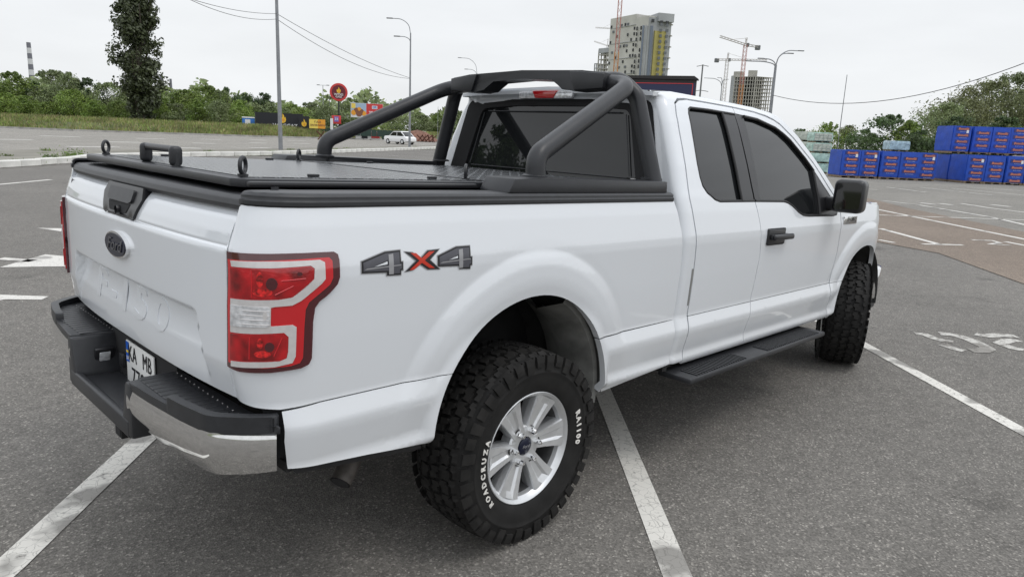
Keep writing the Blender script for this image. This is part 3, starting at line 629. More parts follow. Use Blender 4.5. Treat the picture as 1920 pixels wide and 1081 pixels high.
# number plate
plate = box('number_plate', -1.150, -1.144, -.147, .147, .575, .765, M['white'], truck, .002)
box('plate_blue_band', -1.1515, -1.1505, .113, .145, .680, .760, M['blue'], plate)
box('plate_flag', -1.1525, -1.1518, .119, .139, .727, .737, M['blue'], plate); box('plate_flag', -1.1525, -1.1518, .119, .139, .717, .727, M['yellow'], plate)
def ptx(t, y, z, s, sx=.78, nm='plate_lettering', m='ink'):
    text_obj(nm, t, s, M[m], plate, Matrix(((0, 0, -1, -1.1515), (-1, 0, 0, y), (0, 1, 0, z), (0, 0, 0, 1))), .0006, 0, 'CENTER', sx, None, 1.05)
ptx('KA', .075, .718, .088); ptx('MB', -.080, .718, .088); ptx('7780', -.002, .630, .098, .92); ptx('UA', .129, .694, .022, .8, m='white')
# ---------------------------------------------------------------- bed cover
lid = empty('bed_cover', (0, 0, 0), (0, 0, 0), truck)
def lidp(x0, x1, ch):
    return [(x0+ch, -.75), (x1, -.75), (x1, .75), (x0+ch, .75), (x0, .75-ch*1.6), (x0, -.75+ch*1.6)]
o1 = lidp(-1.105, -.104, .03)
bm = bmesh.new(); add_prism(bm, o1, 'z', 1.424, 1.450, .005, 2); fr = bm_obj('cover_panel', bm, M['powder'], lid, 35)
box('tread_plate', -1.045, -.118, -.695, .695, 1.450, 1.4525, M['checker'], fr)
bm = bmesh.new(); add_prism(bm, [(-.098, -.75), (.985, -.75), (.985, .75), (-.098, .75)], 'z', 1.424, 1.450, .005, 2); fr2 = bm_obj('cover_panel', bm, M['powder'], lid, 35)
box('tread_plate', -.085, .975, -.695, .695, 1.450, 1.4525, M['checker'], fr2)
box('cover_hinge_strip', -.112, -.090, -.70, .70, 1.452, 1.455, M['powder'], lid, .001)
for sd in (1, -1):
    box('side_moulding', -1.08, -.18, -sd*.75, -sd*.775, 1.426, 1.444, M['plastic2'], lid, .006)
    for x in (-1.042, -.135):
        e = empty('eye_bolt', (x, -sd*.653, 1.452), (0, 0, 0), lid)
        R_ = .024; tube('ring', [(R_*math.cos(a*math.pi/12)*0, R_*math.cos(a*math.pi/12), .032+R_*math.sin(a*math.pi/12)) for a in range(25)], .0068, M['powder'], e, 8, caps=False).rotation_euler = (0, 0, math.radians(-45))
        lathe('bolt_base', [(0, 0), (.016, 0), (.016, .006), (.009, .009), (0, .009)], 14, M['powder'], e, 35, (0, 0, 0), (math.radians(90), 0, 0))
    for x in (-.80, -.30, .3):
        box('latch_tab', x-.02, x+.02, -sd*.64, -sd*.655, 1.4525, 1.462, M['powder'], lid, .003)
hd = tube('cover_handle', bend([(-1.05, .15, 1.45), (-1.05, .15, 1.508), (-1.05, -.15, 1.508), (-1.05, -.15, 1.45)], .01), .0125, M['powder'], lid, 12)
for y in (.145, -.145): box('handle_post', -1.072, -1.028, y-.016, y+.016, 1.450, 1.521, M['powder'], hd, .015, 4)
box('bed_floor', -1.05, .95, -.72, .72, 1.35, 1.38, M['under'], truck)
# ---------------------------------------------------------------- roll bar
rb = empty('roll_bar', (0, 0, 0), (0, 0, 0), truck)
for sd in (1, -1):
    Y = -sd
    d = bend([(.105, .81*Y, 1.455), (.105, .80*Y, 1.560), (.865, .685*Y, 1.918), (.875, .30*Y, 1.945)], .12, 9)
    tube('diagonal_tube', d, .041, M['powder'], rb, 24)
    h = bend([(.940, .82*Y, 1.455), (.930, .68*Y, 1.87), (.895, .60*Y, 1.942), (.875, .30*Y, 1.948)], .10, 7)
    tube('hoop_tube', h, .041, M['powder'], rb, 24)
    ft = prism('mounting_foot', [(-.168, 1.424), (-.135, 1.476), (-.05, 1.478), (.885, 1.474), (.892, 1.424)], 'y', -.770*sd, -.930*sd, M['powder'], rb, .004)
    for x in (.105, .945): lathe('weld_collar', [(.052, 0), (.052, .006), (.043, .012)], 24, M['powder'], ft, 35, (x, .80*Y, 1.476), (math.radians(90), 0, 0))
arch_ = [(.565, 1.972), (.42, 1.986), (.0, 1.998), (-.42, 1.986), (-.565, 1.972), (-.565, 1.896), (-.36, 1.888), (-.29, 1.896), (-.22, 1.948), (0, 1.953), (.22, 1.948), (.29, 1.896), (.36, 1.888), (.565, 1.896)]
cb = prism('light_bar_housing', arch_, 'x', .815, .935, M['powder'], rb, .005)
for Y in (1, -1):
    bm = bmesh.new(); add_prism(bm, [(.385*Y, 1.889), (.566*Y, 1.897), (.566*Y, 1.966), (.345*Y, 1.984)], 'x', .800, .818, .004, 2); bm_obj('housing_cheek', bm, M['powder'], cb, 35)
    lathe('screw', [(0, -.012), (.007, -.010), (.009, 0)], 12, M['chrome2'], cb, 35, (.800, .535*Y, 1.928), (0, 0, math.radians(90)))
# ---------------------------------------------------------------- cab back, roof, glass
def backF(u, z): return (xrear(z)+.001*0-.0*abs(u), -u, z)
wr = lambda z: wside(1.2, z)-.055
outl = [(-wr(z), z) for z in (.60, .9, 1.2, 1.40, 1.5, 1.6, 1.7, 1.8, 1.86, 1.90)] ; outl = outl+[(-.45, 1.925), (0, 1.935), (.45, 1.925)]+[(-a, b) for a, b in outl[::-1]]
hole = rnd([(-.70, 1.40), (.70, 1.40), (.575, 1.835), (.30, 1.852), (-.30, 1.852), (-.575, 1.835)], .05, 5)
sheet('cab_back_panel', backF, outl, P_, truck, .05, 0, .02, 1, holes=[hole], step=.03)
rg = sheet('rear_window', backF, [(-.72, 1.39), (.72, 1.39), (.60, 1.86), (-.60, 1.86)], M['glassr'], truck, .1, -.010, 0)
ring_o = rnd([(-.812, 1.37), (.812, 1.37), (.680, 1.868), (.30, 1.880), (-.30, 1.880), (-.680, 1.868)], .06, 5); ring_i = rnd([(-.665, 1.43), (.665, 1.43), (.555, 1.815), (.28, 1.832), (-.28, 1.832), (-.555, 1.815)], .05, 5)
sheet('window_surround', backF, ring_o, M['gap'], rg, .04, .004, .012, 1, holes=[ring_i], step=.03)
for a, b in (((-.60, 1.47), (.60, 1.47)), ((.61, 1.48), (.535, 1.79)), ((-.61, 1.48), (-.535, 1.79)), ((.50, 1.80), (-.50, 1.80))):
    pa = backF(*a); pb = backF(*b); tube('window_line', [(pa[0]-.001, pa[1], pa[2]), (pb[0]-.001, pb[1], pb[2])], .0035, M['plastic'], rg, 6)
box('window_sticker', xrear(1.45)-.003, xrear(1.45)+.006, -.655, -.625, 1.447, 1.470, M['stripe'], rg)
RC = [(1.025, 1.912), (1.06, 1.926), (1.2, 1.944), (1.6, 1.962), (2.0, 1.960), (2.3, 1.940), (2.5, 1.905), (2.6, 1.86)]
RE = [(1.02, 1.900), (1.2, 1.908), (2.1, 1.902), (2.3, 1.887), (2.41, 1.858), (2.5, 1.81), (2.6, 1.74)]
def roofF(u, v):
    zc = smooth_tab(RC, u, .05); ze = smooth_tab(RE, u, .03); we = wside(1.5, ze)
    a = min(1, abs(v)); return (u+(1-a*a)*0, v*we, ze+(zc-ze)*(1-a**2.4)**.75)
roof = sheet('roof', roofF, [(1.022, -1), (1.2, -1), (2.1, -1), (2.43, -1), (2.52, -.6), (2.55, 0), (2.52, .6), (2.43, 1), (2.1, 1), (1.022, 1)], P_, truck, .05, 0, .02, 1, step=.03)
for sd in (1, -1):
    strip3 = [Vector(roofF(1.06+k*.07, -.925*sd)) for k in range(19)]
    tube('roof_ditch_moulding', [p+Vector((0, 0, -.004)) for p in strip3], .0085, M['plastic2'], roof, 8)
def wsF(u, v):
    """windscreen: u 0 top .. 1 bottom, v -1..1"""
    xt, zt = 2.43+.12*(1-v*v), 1.86+.045*(1-v*v); xb_, zb = 3.06+.30*(1-v*v), 1.355+.01*(1-v*v)
    z = zt+(zb-zt)*u; x = xt+(xb_-xt)*u; return (x, v*(wside(1.5, z)-.004), z)
sheet('windscreen', lambda u, v: wsF(u, v), [(0, -1), (1, -1), (1, 1), (0, 1)], M['glass'], truck, .1, 0, 0, 1, step=.08)
def hoodF(u, v): 
    a = abs(v); ze = 1.340-.03*sstep(3.8, 4.3, u); return (u, v*(.90-.13*sstep(3.7, 4.4, u)), ze+.055*(1-a**2.2)-.05*sstep(4.1, 4.42, u))
sheet('hood', hoodF, [(3.05, -1), (4.42, -1), (4.42, 1), (3.05, 1), (3.25, .5), (3.33, 0), (3.25, -.5)], P_, truck, .08, 0, .02, 1)
box('cowl', 3.0, 3.4, -.86, .86, 1.25, 1.345, M['plastic2'], truck, .01)
# third brake light
cl = box('high_brake_light', 1.012, 1.045, -.195, .205, 1.868, 1.908, M['clear'], truck, .008)
prism('red_lens', [(-.090, 1.909), (.095, 1.909), (.070, 1.870), (-.065, 1.870)], 'x', 1.006, 1.03, M['red'], cl, .003)
# front end (seen only edge-on)
fbp = [(-.60, 4.52), (-.80, 4.44), (-.90, 4.32), (-.955, 4.14)]
for sd in (1, -1):
    bm = bmesh.new(); P = [(x, y*sd) for y, x in fbp]; Q = [(x-.05, y*sd+.03*sd) for y, x in fbp][::-1]; add_prism(bm, P+Q, 'z', .56, .815, .015, 2); bm_obj('front_bumper_end', bm, M['chrome'], truck, 35)
    box('air_dam', 3.98, 4.20, -sd*.80, -sd*.93, .48, .57, M['plastic'], truck, .02)
    prism('headlight', [(4.15, -sd*.82), (4.24, -sd*.80), (4.40, -sd*.70), (4.44, -sd*.60), (4.15, -sd*.60)], 'z', .98, 1.25, M['clear'], truck, .01)
box('front_bumper', 4.42, 4.54, -.62, .62, .56, .815, M['chrome'], truck, .02)
box('grille', 4.36, 4.47, -.62, .62, .83, 1.28, M['plastic2'], truck, .02)
# ---------------------------------------------------------------- mirrors
for sd in (1, -1):
    mr_ = box('door_mirror', 2.76, 2.93, -sd*.985, -sd*1.172, 1.305, 1.520, M['plastic2'], truck, .038, 4)
    mr_.data.transform(Matrix.Translation((2.845, -sd*1.10, 0)) @ Matrix.Rotation(sd*math.radians(9), 4, 'Z') @ Matrix.Translation((-2.845, sd*1.10, 0)))
    gm = bmesh.new(); add_prism(gm, rnd([(-sd*1.005, 1.325), (-sd*1.155, 1.335), (-sd*1.158, 1.485), (-sd*1.13, 1.503), (-sd*1.015, 1.497)], .015), 'x', 2.7535, 2.7565)
    g_ = bm_obj('mirror_glass', gm, M['mirror'], mr_); g_.data.transform(Matrix.Translation((2.845, -sd*1.10, 0)) @ Matrix.Rotation(sd*math.radians(9), 4, 'Z') @ Matrix.Translation((-2.845, sd*1.10, 0)))
    box('mirror_arm', 2.78, 2.90, -sd*.93, -sd*1.04, 1.31, 1.40, M['plastic2'], mr_, .02, 3)
# ---------------------------------------------------------------- running boards
for sd in (1, -1):
    rbn = box('running_board', 1.02, 2.72, -sd*.90, -sd*1.095, .492, .522, M['plastic'], truck, .010)
    rbn.data.vertices.foreach_get
    for x0, x1 in ((1.10, 1.66), (1.90, 2.66)):
        n_ = int((x1-x0)/.026)
        for k in range(n_): box('grip_rib', x0+k*.026, x0+k*.026+.011, -sd*.985, -sd*1.082, .521, .528, M['plastic'], rbn)
    for x in (1.3, 2.4): box('board_bracket', x, x+.06, -sd*.70, -sd*.95, .47, .50, M['under'], rbn)
# ---------------------------------------------------------------- underbody
box('chassis_floor', -1.0, 4.2, -.50, .50, .56, .66, M['under'], truck); box('cab_floor', 1.05, 3.1, -.90, .90, .545, .60, M['under'], truck)
for y in (.47, -.47): box('frame_rail', -1.05, 4.1, y-.04, y+.04, .46, .60, M['under'], truck)
tube('rear_axle', [(0, -.72, .40), (0, .72, .40)], .045, M['under'], truck, 12); lathe('differential', [(0, -.15), (.10, -.12), (.15, 0), (.10, .12), (0, .15)], 16, M['under'], truck, 60, (0, 0, .40))
for sd in (1, -1):
    tube('shock_absorber', [(-.12, -sd*.62, .36), (.02, -sd*.52, .86)], .032, M['liner'], truck, 10)
    box('leaf_spring', -.65, .65, -sd*.56, -sd*.63, .44, .48, M['under'], truck)
ex = tube('exhaust_pipe', bend([(.4, -.62, .62), (-.30, -.66, .60), (-.66, -.755, .545), (-.79, -.82, .430)], .1), .037, M['steel'], truck, 20, caps=False)
tube('exhaust_bore_shade', [(-.74, -.795, .475), (-.7915, -.8208, .4285)], .033, M['gap'], ex, 16)  # solid black plug standing in for the shade inside the pipe
box('inner_sill', 1.02, 3.05, -.86, -.93, .55, .60, M['under'], truck); box('body_seam_bracket', .99, 1.03, -.88, -.945, .525, .60, M['under'], truck)
box('sill_underside', -1.05, -.55, -.86, -.935, .59, .62, M['under'], truck)
prism('valance', [(-1.045, .608), (-.54, .562), (-.54, .528), (-1.02, .578)], 'y', -.88, -.942, M['plastic2'], truck, .003)
# ---------------------------------------------------------------- wheels
TW, TR = .1425, .400
def tread_mesh():
    bm = bmesh.new(); n = 40; da = 2*math.pi/n
    def prof(y, top):
        a = abs(y); r = .400-.010*(a/.12)**2.5 if a < .12 else .390-(a-.12)*1.3
        return r if top else r-.016
    def block(P, a0, top=1):
        P = [p for p in P]; T = []; B = []
        for t, y in P:
            ang = a0+t*da; rt_ = prof(y, 1); rb_ = rt_-.017
            T.append(bm.verts.new((rt_*math.cos(ang), y, rt_*math.sin(ang)))); B.append(bm.verts.new((rb_*math.cos(ang), y, rb_*math.sin(ang))))
        k = len(P); bm.faces.new(T)
        for i in range(k): bm.faces.new((T[i], B[i], B[(i+1) % k], T[(i+1) % k]))
    for i in range(n):
        a = i*da; v = (i % 2)*.010
        for s in (1, -1):
            ph = 0 if s > 0 else .5
            # shoulder lug, wraps over the edge
            block([(ph+.05, s*(.085+v)), (ph+.40, s*(.082+v)), (ph+.50, s*(.095+v)), (ph+.88, s*(.093+v)), (ph+.86, s*.141), (ph+.05, s*.141)], a)
            # intermediate hooked block
            block([(ph+.30, s*.038), (ph+.62, s*.030), (ph+.78, s*.045), (ph+1.10, s*.043), (ph+1.18, s*(.074+v)), (ph+.62, s*(.078+v)), (ph+.50, s*.066), (ph+.22, s*(.070+v))], a)
        # centre S blocks
        block([(.02, -.022), (.30, -.030), (.45, -.012), (.80, -.016), (.88, .016), (.62, .024), (.46, .008), (.10, .014)], a)
    # sidewall biters
    for i in range(n):
        for s in (1, -1):
            a0 = (i+(0 if s > 0 else .5))*da; L = .018 if i % 2 else .034
            q = [(.391, .139), (.366, .1445), (.366-L, .1452)]
            for j in range(len(q)-1):
                (r0, y0), (r1, y1) = q[j], q[j+1]; vs = []
                for ang in (a0+.10*da, a0+.80*da):
                    for r, y, o in ((r0, y0, 0), (r1, y1, 0), (r0, y0, 1), (r1, y1, 1)):
                        vs.append(bm.verts.new(((r-.004*o*0)*math.cos(ang), s*(y+.006*(1-o)-.006*o), (r)*math.sin(ang))))
                A, B = vs[:4], vs[4:]
                bm.faces.new((A[0], A[1], B[1], B[0])); bm.faces.new((A[0], A[2], A[3], A[1])); bm.faces.new((B[0], B[1], B[3], B[2]))
                bm.faces.new((A[1], A[3], B[3], B[1]))
    bmesh.ops.recalc_face_normals(bm, faces=bm.faces); me = bpy.data.meshes.new('tread'); bm.to_mesh(me); bm.free(); me.materials.append(M['rubber']); return me
def spoke_mesh():
    bm = bmesh.new()
    st = [(.050, .0300, -.0965), (.080, .0360, -.0985), (.110, .0415, -.1010), (.150, .0500, -.1060), (.190, .0600, -.1115), (.216, .0690, -.1150)]
    ts = ((-1, .034), (-.95, .008), (-.90, 0), (-.42, .002), (-.22, .0100), (.22, .0100), (.42, .002), (.90, 0), (.95, .008), (1, .034)); T, B = [], []
    for i, (r, hw, y) in enumerate(st):
        T.append([bm.verts.new((r, y+(h if abs(t) > .9 else h*(0 if i in (0, 5) else 1)), t*hw)) for t, h in ts])
        B.append([bm.verts.new((r, -.040, t*hw*.9)) for t, h in ts])
    for i in range(5):
        for j in range(9): bm.faces.new((T[i][j], T[i+1][j], T[i+1][j+1], T[i][j+1]))
        for j in (0, 9): bm.faces.new((T[i][j], B[i][j], B[i+1][j], T[i+1][j]))
    bmesh.ops.recalc_face_normals(bm, faces=bm.faces)
    me = bpy.data.meshes.new('spoke'); bm.to_mesh(me); bm.free(); me.materials.append(M['alloy']); return me
SPOKE = spoke_mesh()
TREAD = tread_mesh()
def make_wheel(parent, loc, rot):
    bm = bmesh.new()
    add_lathe(bm, [(.212, -.104), (.222, -.118), (.2330, -.126), (.2358, -.124), (.2345, -.112), (.226, -.100), (.222, .12), (.235, .125)], 72)
    add_lathe(bm, [(.212, -.104), (.2085, -.085)], 72)
    add_lathe(bm, [(.036, -.088), (.040, -.096), (.052, -.097), (.083, -.0935), (.088, -.086), (.088, -.04)], 48)
    rim = bm_obj('wheel', bm, M['alloy'], parent, 32, loc, rot)
    lathe('wheel_barrel', [(.2085, -.085), (.205, -.05), (.200, .11)], 48, M['barrel'], rim, 40)
    for k in range(6):
        sp = link(bpy.data.objects.new('spoke', SPOKE), rim); sp.rotation_euler = (0, -math.radians(63+60*k), 0)
    tyre = lathe('tyre', [(.222, -.110), (.2365, -.122), (.245, -.130), (.270, -.139), (.300, -.1440), (.318, -.1450), (.320, -.1465), (.326, -.1465), (.328, -.1450), (.345, -.1435), (.366, -.138), (.378, -.128), (.3835, -.112), (.385, 0),
                          (.3835, .112), (.378, .128), (.366, .138), (.345, .1435), (.300, .144), (.245, .130), (.222, .110)], 96, M['rubberd'], rim, 50)
    link(bpy.data.objects.new('tread', TREAD), rim)
    for k in range(6):
        a = math.radians(63+60*k)
        lathe('lug_nut', [(0, -.034), (.007, -.033), (.0105, -.026), (.0115, 0), (.0150, .004)], 6, M['chrome2'], rim, 25, (.0675*math.cos(a), -.092, .0675*math.sin(a)))
        lathe('nut_seat', [(.021, -.0955), (.0205, -.078), (0, -.078)], 16, M['alloyd'], rim, 35, (.0675*math.cos(a), -.001, .0675*math.sin(a)))
    cap = lathe('centre_cap', [(0, -.103), (.030, -.102), (.0355, -.098), (.036, -.088)], 32, M['badge_dark'], rim, 40)
    text_obj('cap_lettering', 'Ford', .018, M['decal_light'], rim, Matrix(((1, 0, 0, 0), (0, 0, -1, -.1035), (0, 1, 0, 0), (0, 0, 0, 1))), .0004, .3, 'CENTER', 1.2)
    lathe('brake_disc', [(.05, -.012), (.160, -.012), (.162, 0), (.155, .01)], 48, M['alloyd'], rim, 35)
    lathe('spoke_gap_shade', [(0, .0), (.215, .02)], 32, M['under'], rim, 35)  # dark disc added behind the spokes to stand for shade in the openings
    box('brake_caliper', -.17, -.09, -.02, .035, -.07, .07, M['alloyd'], rim, .012)
    def sw(mid, r0): return lambda c: Vector(((r0+c.y)*math.cos(mid-c.x/r0), -.1448-c.z, (r0+c.y)*math.sin(mid-c.x/r0)))
    text_obj('tyre_lettering', 'ROADCRUZA', .029, M['tyre_white'], rim, None, .0012, 0, 'CENTER', 1.1, sw(math.radians(188), .276), 1.75, .0012)
    text_obj('tyre_lettering', 'RA1100', .038, M['tyre_white'], rim, None, .0012, 0, 'CENTER', 1.0, sw(math.radians(6), .285), 1.35, .0014)
    return rim
for (x, y, st) in ((0, -.858, 0), (0, .858, 180), (3.683, -.862, 24), (3.683, .862, 204)):
    wl = RINV @ Vector((x, y, .3985))
    make_wheel(truck, wl, (0, -math.radians(0), math.radians(st)))
# ================================================================ GROUND
def asphalt(name, base, tint, speck=.5):
    m = mat(name, base, .86, 0, 0, .35); t, b = nodes_of(m); L = t.links.new; Nn = t.nodes.new
    tcn = Nn('ShaderNodeTexCoord')
    vo = Nn('ShaderNodeTexVoronoi'); vo.inputs['Scale'].default_value = 120; L(tcn.outputs['Object'], vo.inputs['Vector'])
    vo2 = Nn('ShaderNodeTexVoronoi'); vo2.inputs['Scale'].default_value = 300; L(tcn.outputs['Object'], vo2.inputs['Vector'])
    s1 = Nn('ShaderNodeSeparateColor'); L(vo.outputs['Color'], s1.inputs[0]); s2 = Nn('ShaderNodeSeparateColor'); L(vo2.outputs['Color'], s2.inputs[0])
    r1 = Nn('ShaderNodeValToRGB'); L(s1.outputs[0], r1.inputs[0]); e = r1.color_ramp.elements
    e[0].color = tuple(c*.68 for c in base)+(1,); e[1].position = .78; e[1].color = tuple(c*1.15 for c in base)+(1,)
    x = e.new(.93); x.color = tuple(c*1.35 for c in tint)+(1,); x = e.new(1.0); x.color = tuple(c*2.1 for c in tint)+(1,)
    r2 = Nn('ShaderNodeMapRange'); L(s2.outputs[0], r2.inputs[0]); r2.inputs['To Min'].default_value = 1-speck*.45; r2.inputs['To Max'].default_value = 1+speck*.5
    n1 = Nn('ShaderNodeTexNoise'); n1.inputs['Scale'].default_value = .35; n1.inputs['Detail'].default_value = 9; n1.inputs['Roughness'].default_value = .65; L(tcn.outputs['Object'], n1.inputs['Vector'])
    r3 = Nn('ShaderNodeMapRange'); L(n1.outputs[0], r3.inputs[0]); r3.inputs['From Min'].default_value = .3; r3.inputs['From Max'].default_value = .7; r3.inputs['To Min'].default_value = .84; r3.inputs['To Max'].default_value = 1.14
    n3 = Nn('ShaderNodeTexNoise'); n3.inputs['Scale'].default_value = 9; n3.inputs['Detail'].default_value = 6; L(tcn.outputs['Object'], n3.inputs['Vector'])
    r5 = Nn('ShaderNodeMapRange'); L(n3.outputs[0], r5.inputs[0]); r5.inputs['From Min'].default_value = .25; r5.inputs['From Max'].default_value = .75; r5.inputs['To Min'].default_value = .86; r5.inputs['To Max'].default_value = 1.12
    mu = Nn('ShaderNodeMath'); mu.operation = 'MULTIPLY'; L(r2.outputs[0], mu.inputs[0]); L(r3.outputs[0], mu.inputs[1])
    mu1 = Nn('ShaderNodeMath'); mu1.operation = 'MULTIPLY'; L(mu.outputs[0], mu1.inputs[0]); L(r5.outputs[0], mu1.inputs[1])
    # sparse dark oil spots
    n2 = Nn('ShaderNodeTexNoise'); n2.inputs['Scale'].default_value = 1.15; n2.inputs['Detail'].default_value = 3; L(tcn.outputs['Object'], n2.inputs['Vector'])
    r4 = Nn('ShaderNodeMapRange'); L(n2.outputs[0], r4.inputs[0]); r4.inputs['From Min'].default_value = .635; r4.inputs['From Max'].default_value = .73; r4.inputs['To Min'].default_value = 1; r4.inputs['To Max'].default_value = .66
    mu2 = Nn('ShaderNodeMath'); mu2.operation = 'MULTIPLY'; L(mu1.outputs[0], mu2.inputs[0]); L(r4.outputs[0], mu2.inputs[1])
    # fine cracks
    vc = Nn('ShaderNodeTexVoronoi'); vc.feature = 'DISTANCE_TO_EDGE'; vc.inputs['Scale'].default_value = .23
    nw = Nn('ShaderNodeTexNoise'); nw.inputs['Scale'].default_value = 1.6; nw.inputs['Detail'].default_value = 8; L(tcn.outputs['Object'], nw.inputs['Vector'])
    ad = Nn('ShaderNodeVectorMath'); ad.operation = 'MULTIPLY_ADD'; ad.inputs[1].default_value = (1.6, 1.6, 0); L(nw.outputs[1], ad.inputs[0]); L(tcn.outputs['Object'], ad.inputs[2]); L(ad.outputs[0], vc.inputs['Vector'])
    rc = Nn('ShaderNodeMapRange'); L(vc.outputs['Distance'], rc.inputs[0]); rc.inputs['From Min'].default_value = .0; rc.inputs['From Max'].default_value = .0028; rc.inputs['To Min'].default_value = .80; rc.inputs['To Max'].default_value = 1
    mu3 = Nn('ShaderNodeMath'); mu3.operation = 'MULTIPLY'; L(mu2.outputs[0], mu3.inputs[0]); L(rc.outputs[0], mu3.inputs[1])
    v = Nn('ShaderNodeVectorMath'); v.operation = 'SCALE'; L(r1.outputs[0], v.inputs[0]); L(mu3.outputs[0], v.inputs['Scale']); L(v.outputs[0], b.inputs['Base Color'])
    bp = Nn('ShaderNodeBump'); bp.inputs['Strength'].default_value = .55; bp.inputs['Distance'].default_value = .004; L(vo.outputs['Distance'], bp.inputs['Height']); L(bp.outputs[0], b.inputs['Normal'])
    return m
M['asphalt'] = asphalt('parking_asphalt', (.152, .143, .130), (.163, .153, .138), .30)
M['asphalt2'] = asphalt('pale_parking_asphalt', (.200, .190, .170), (.205, .195, .175), .30)
M['asphaltb'] = asphalt('brown_parking_asphalt', (.185, .148, .118), (.19, .155, .125), .35)
M['road'] = asphalt('road_asphalt', (.25, .235, .21), (.25, .24, .215), .3)
def worn_paint(name, col, under, wear=.5):
    m = mat(name, col, .7); t, b = nodes_of(m); L = t.links.new; Nn = t.nodes.new; tcn = Nn('ShaderNodeTexCoord')
    n = Nn('ShaderNodeTexNoise'); n.inputs['Scale'].default_value = 14; n.inputs['Detail'].default_value = 10; n.inputs['Roughness'].default_value = .72; L(tcn.outputs['Object'], n.inputs['Vector'])
    r = Nn('ShaderNodeMapRange'); L(n.outputs[0], r.inputs[0]); r.inputs['From Min'].default_value = wear-.06; r.inputs['From Max'].default_value = wear+.05
    vc = Nn('ShaderNodeTexVoronoi'); vc.feature = 'DISTANCE_TO_EDGE'; vc.inputs['Scale'].default_value = 22
    nw = Nn('ShaderNodeTexNoise'); nw.inputs['Scale'].default_value = 20; nw.inputs['Detail'].default_value = 3; L(tcn.outputs['Object'], nw.inputs['Vector'])
    ad = Nn('ShaderNodeVectorMath'); ad.operation = 'MULTIPLY_ADD'; ad.inputs[1].default_value = (.06, .06, 0); L(nw.outputs[1], ad.inputs[0]); L(tcn.outputs['Object'], ad.inputs[2]); L(ad.outputs[0], vc.inputs['Vector'])
    rc = Nn('ShaderNodeMapRange'); L(vc.outputs['Distance'], rc.inputs[0]); rc.inputs['From Max'].default_value = .035; rc.inputs['To Min'].default_value = .35
    # a tyre scuff: dark smears
    n2 = Nn('ShaderNodeTexNoise'); n2.inputs['Scale'].default_value = 2.1; n2.inputs['Detail'].default_value = 4; L(tcn.outputs['Object'], n2.inputs['Vector'])
    r2 = Nn('ShaderNodeMapRange'); L(n2.outputs[0], r2.inputs[0]); r2.inputs['From Min'].default_value = .39; r2.inputs['From Max'].default_value = .45; r2.inputs['To Min'].default_value = .25
    a = Nn('ShaderNodeMath'); a.operation = 'MULTIPLY'; L(r.outputs[0], a.inputs[0]); L(rc.outputs[0], a.inputs[1])
    a2 = Nn('ShaderNodeMath'); a2.operation = 'MULTIPLY'; L(a.outputs[0], a2.inputs[0]); L(r2.outputs[0], a2.inputs[1])
    x = Nn('ShaderNodeMix'); x.data_type = 'RGBA'; L(a2.outputs[0], x.inputs[0]); x.inputs[6].default_value = tuple(under)+(1,); x.inputs[7].default_value = tuple(col)+(1,); L(x.outputs[2], b.inputs['Base Color'])
    bp = Nn('ShaderNodeBump'); bp.inputs['Strength'].default_value = .4; bp.inputs['Distance'].default_value = .003; L(n.outputs[0], bp.inputs['Height']); L(bp.outputs[0], b.inputs['Normal'])
    return m
M['line'] = worn_paint('worn_white_line', (.68, .66, .61), (.15, .142, .13), .37)
M['line2'] = worn_paint('white_road_marking', (.62, .60, .56), (.2, .19, .175), .36)
M['kerb'] = mat('whitewashed_kerb', (.72, .71, .67), .85, noise=(1.2, .30, 8), bump=(20, .5, .01))
M['kerbg'] = mat('concrete_kerb', (.36, .35, .33), .9, noise=(1.2, .3, 8))
M['soil'] = mat('island_soil', (.21, .20, .17), .95, noise=(.7, .25, 8), bump=(8, .6, .05))
M['verge'] = mat('dry_grass_ground', (.10, .115, .045), .95, noise=(.25, .45, 10), bump=(3, .8, .2))
def quad(name, P, z, m, kind='structure', parent=None):
    o = mesh_obj(name, [(x, y, z) for x, y in P], [tuple(range(len(P)))], m, parent)
    if kind: tag(o, kind=kind)
    return o
def ccw(P):
    A = sum(P[i][0]*P[(i+1) % len(P)][1]-P[(i+1) % len(P)][0]*P[i][1] for i in range(len(P))); return P if A > 0 else P[::-1]
quad('ground', [(-900, -900), (3500, -900), (3500, 3500), (-900, 3500)], -.02, M['verge'])
quad('parking_lot', ccw([(-60, -60), (90, -60), (90, 40), (60, 62), (38.5, 50.2), (17.6, 35.1), (10.5, 32.7), (6.9, 30.3), (5.3, 27.1), (1.8, 23.6), (-15, 8), (-60, -8)]), 0, M['asphalt'])
quad('pale_pavement', ccw([(7, -5), (9.24, -1.19), (11.37, .34), (11.85, 1.41), (12.6, 3), (16.5, 9), (30, 24), (80, 45), (95, 20), (70, -40), (30, -30)]), .004, M['asphalt2'])
quad('brown_pavement', ccw([(28, 8.6), (24.78, 6.07), (21.37, 3.7), (17.18, .11), (12.2, -4.1), (7.6, -3.4), (9.24, -1.19), (11.37, .34), (11.85, 1.41), (12.8, 3), (16, 6.2), (22, 9)]), .008, M['asphaltb'])
quad('road', ccw([(-30, 30), (-5, 32), (3.6, 35.4), (8.5, 37.9), (16.5, 41.1), (31.7, 51.2), (47.1, 61.7), (67.4, 76.9), (130, 118), (150, 150), (90, 118), (57, 97.4), (46, 95.5), (40.6, 98.2), (31.8, 99.0), (23.9, 100.5), (15.2, 112), (-30, 150), (-80, 120)]), .004, M['road'])
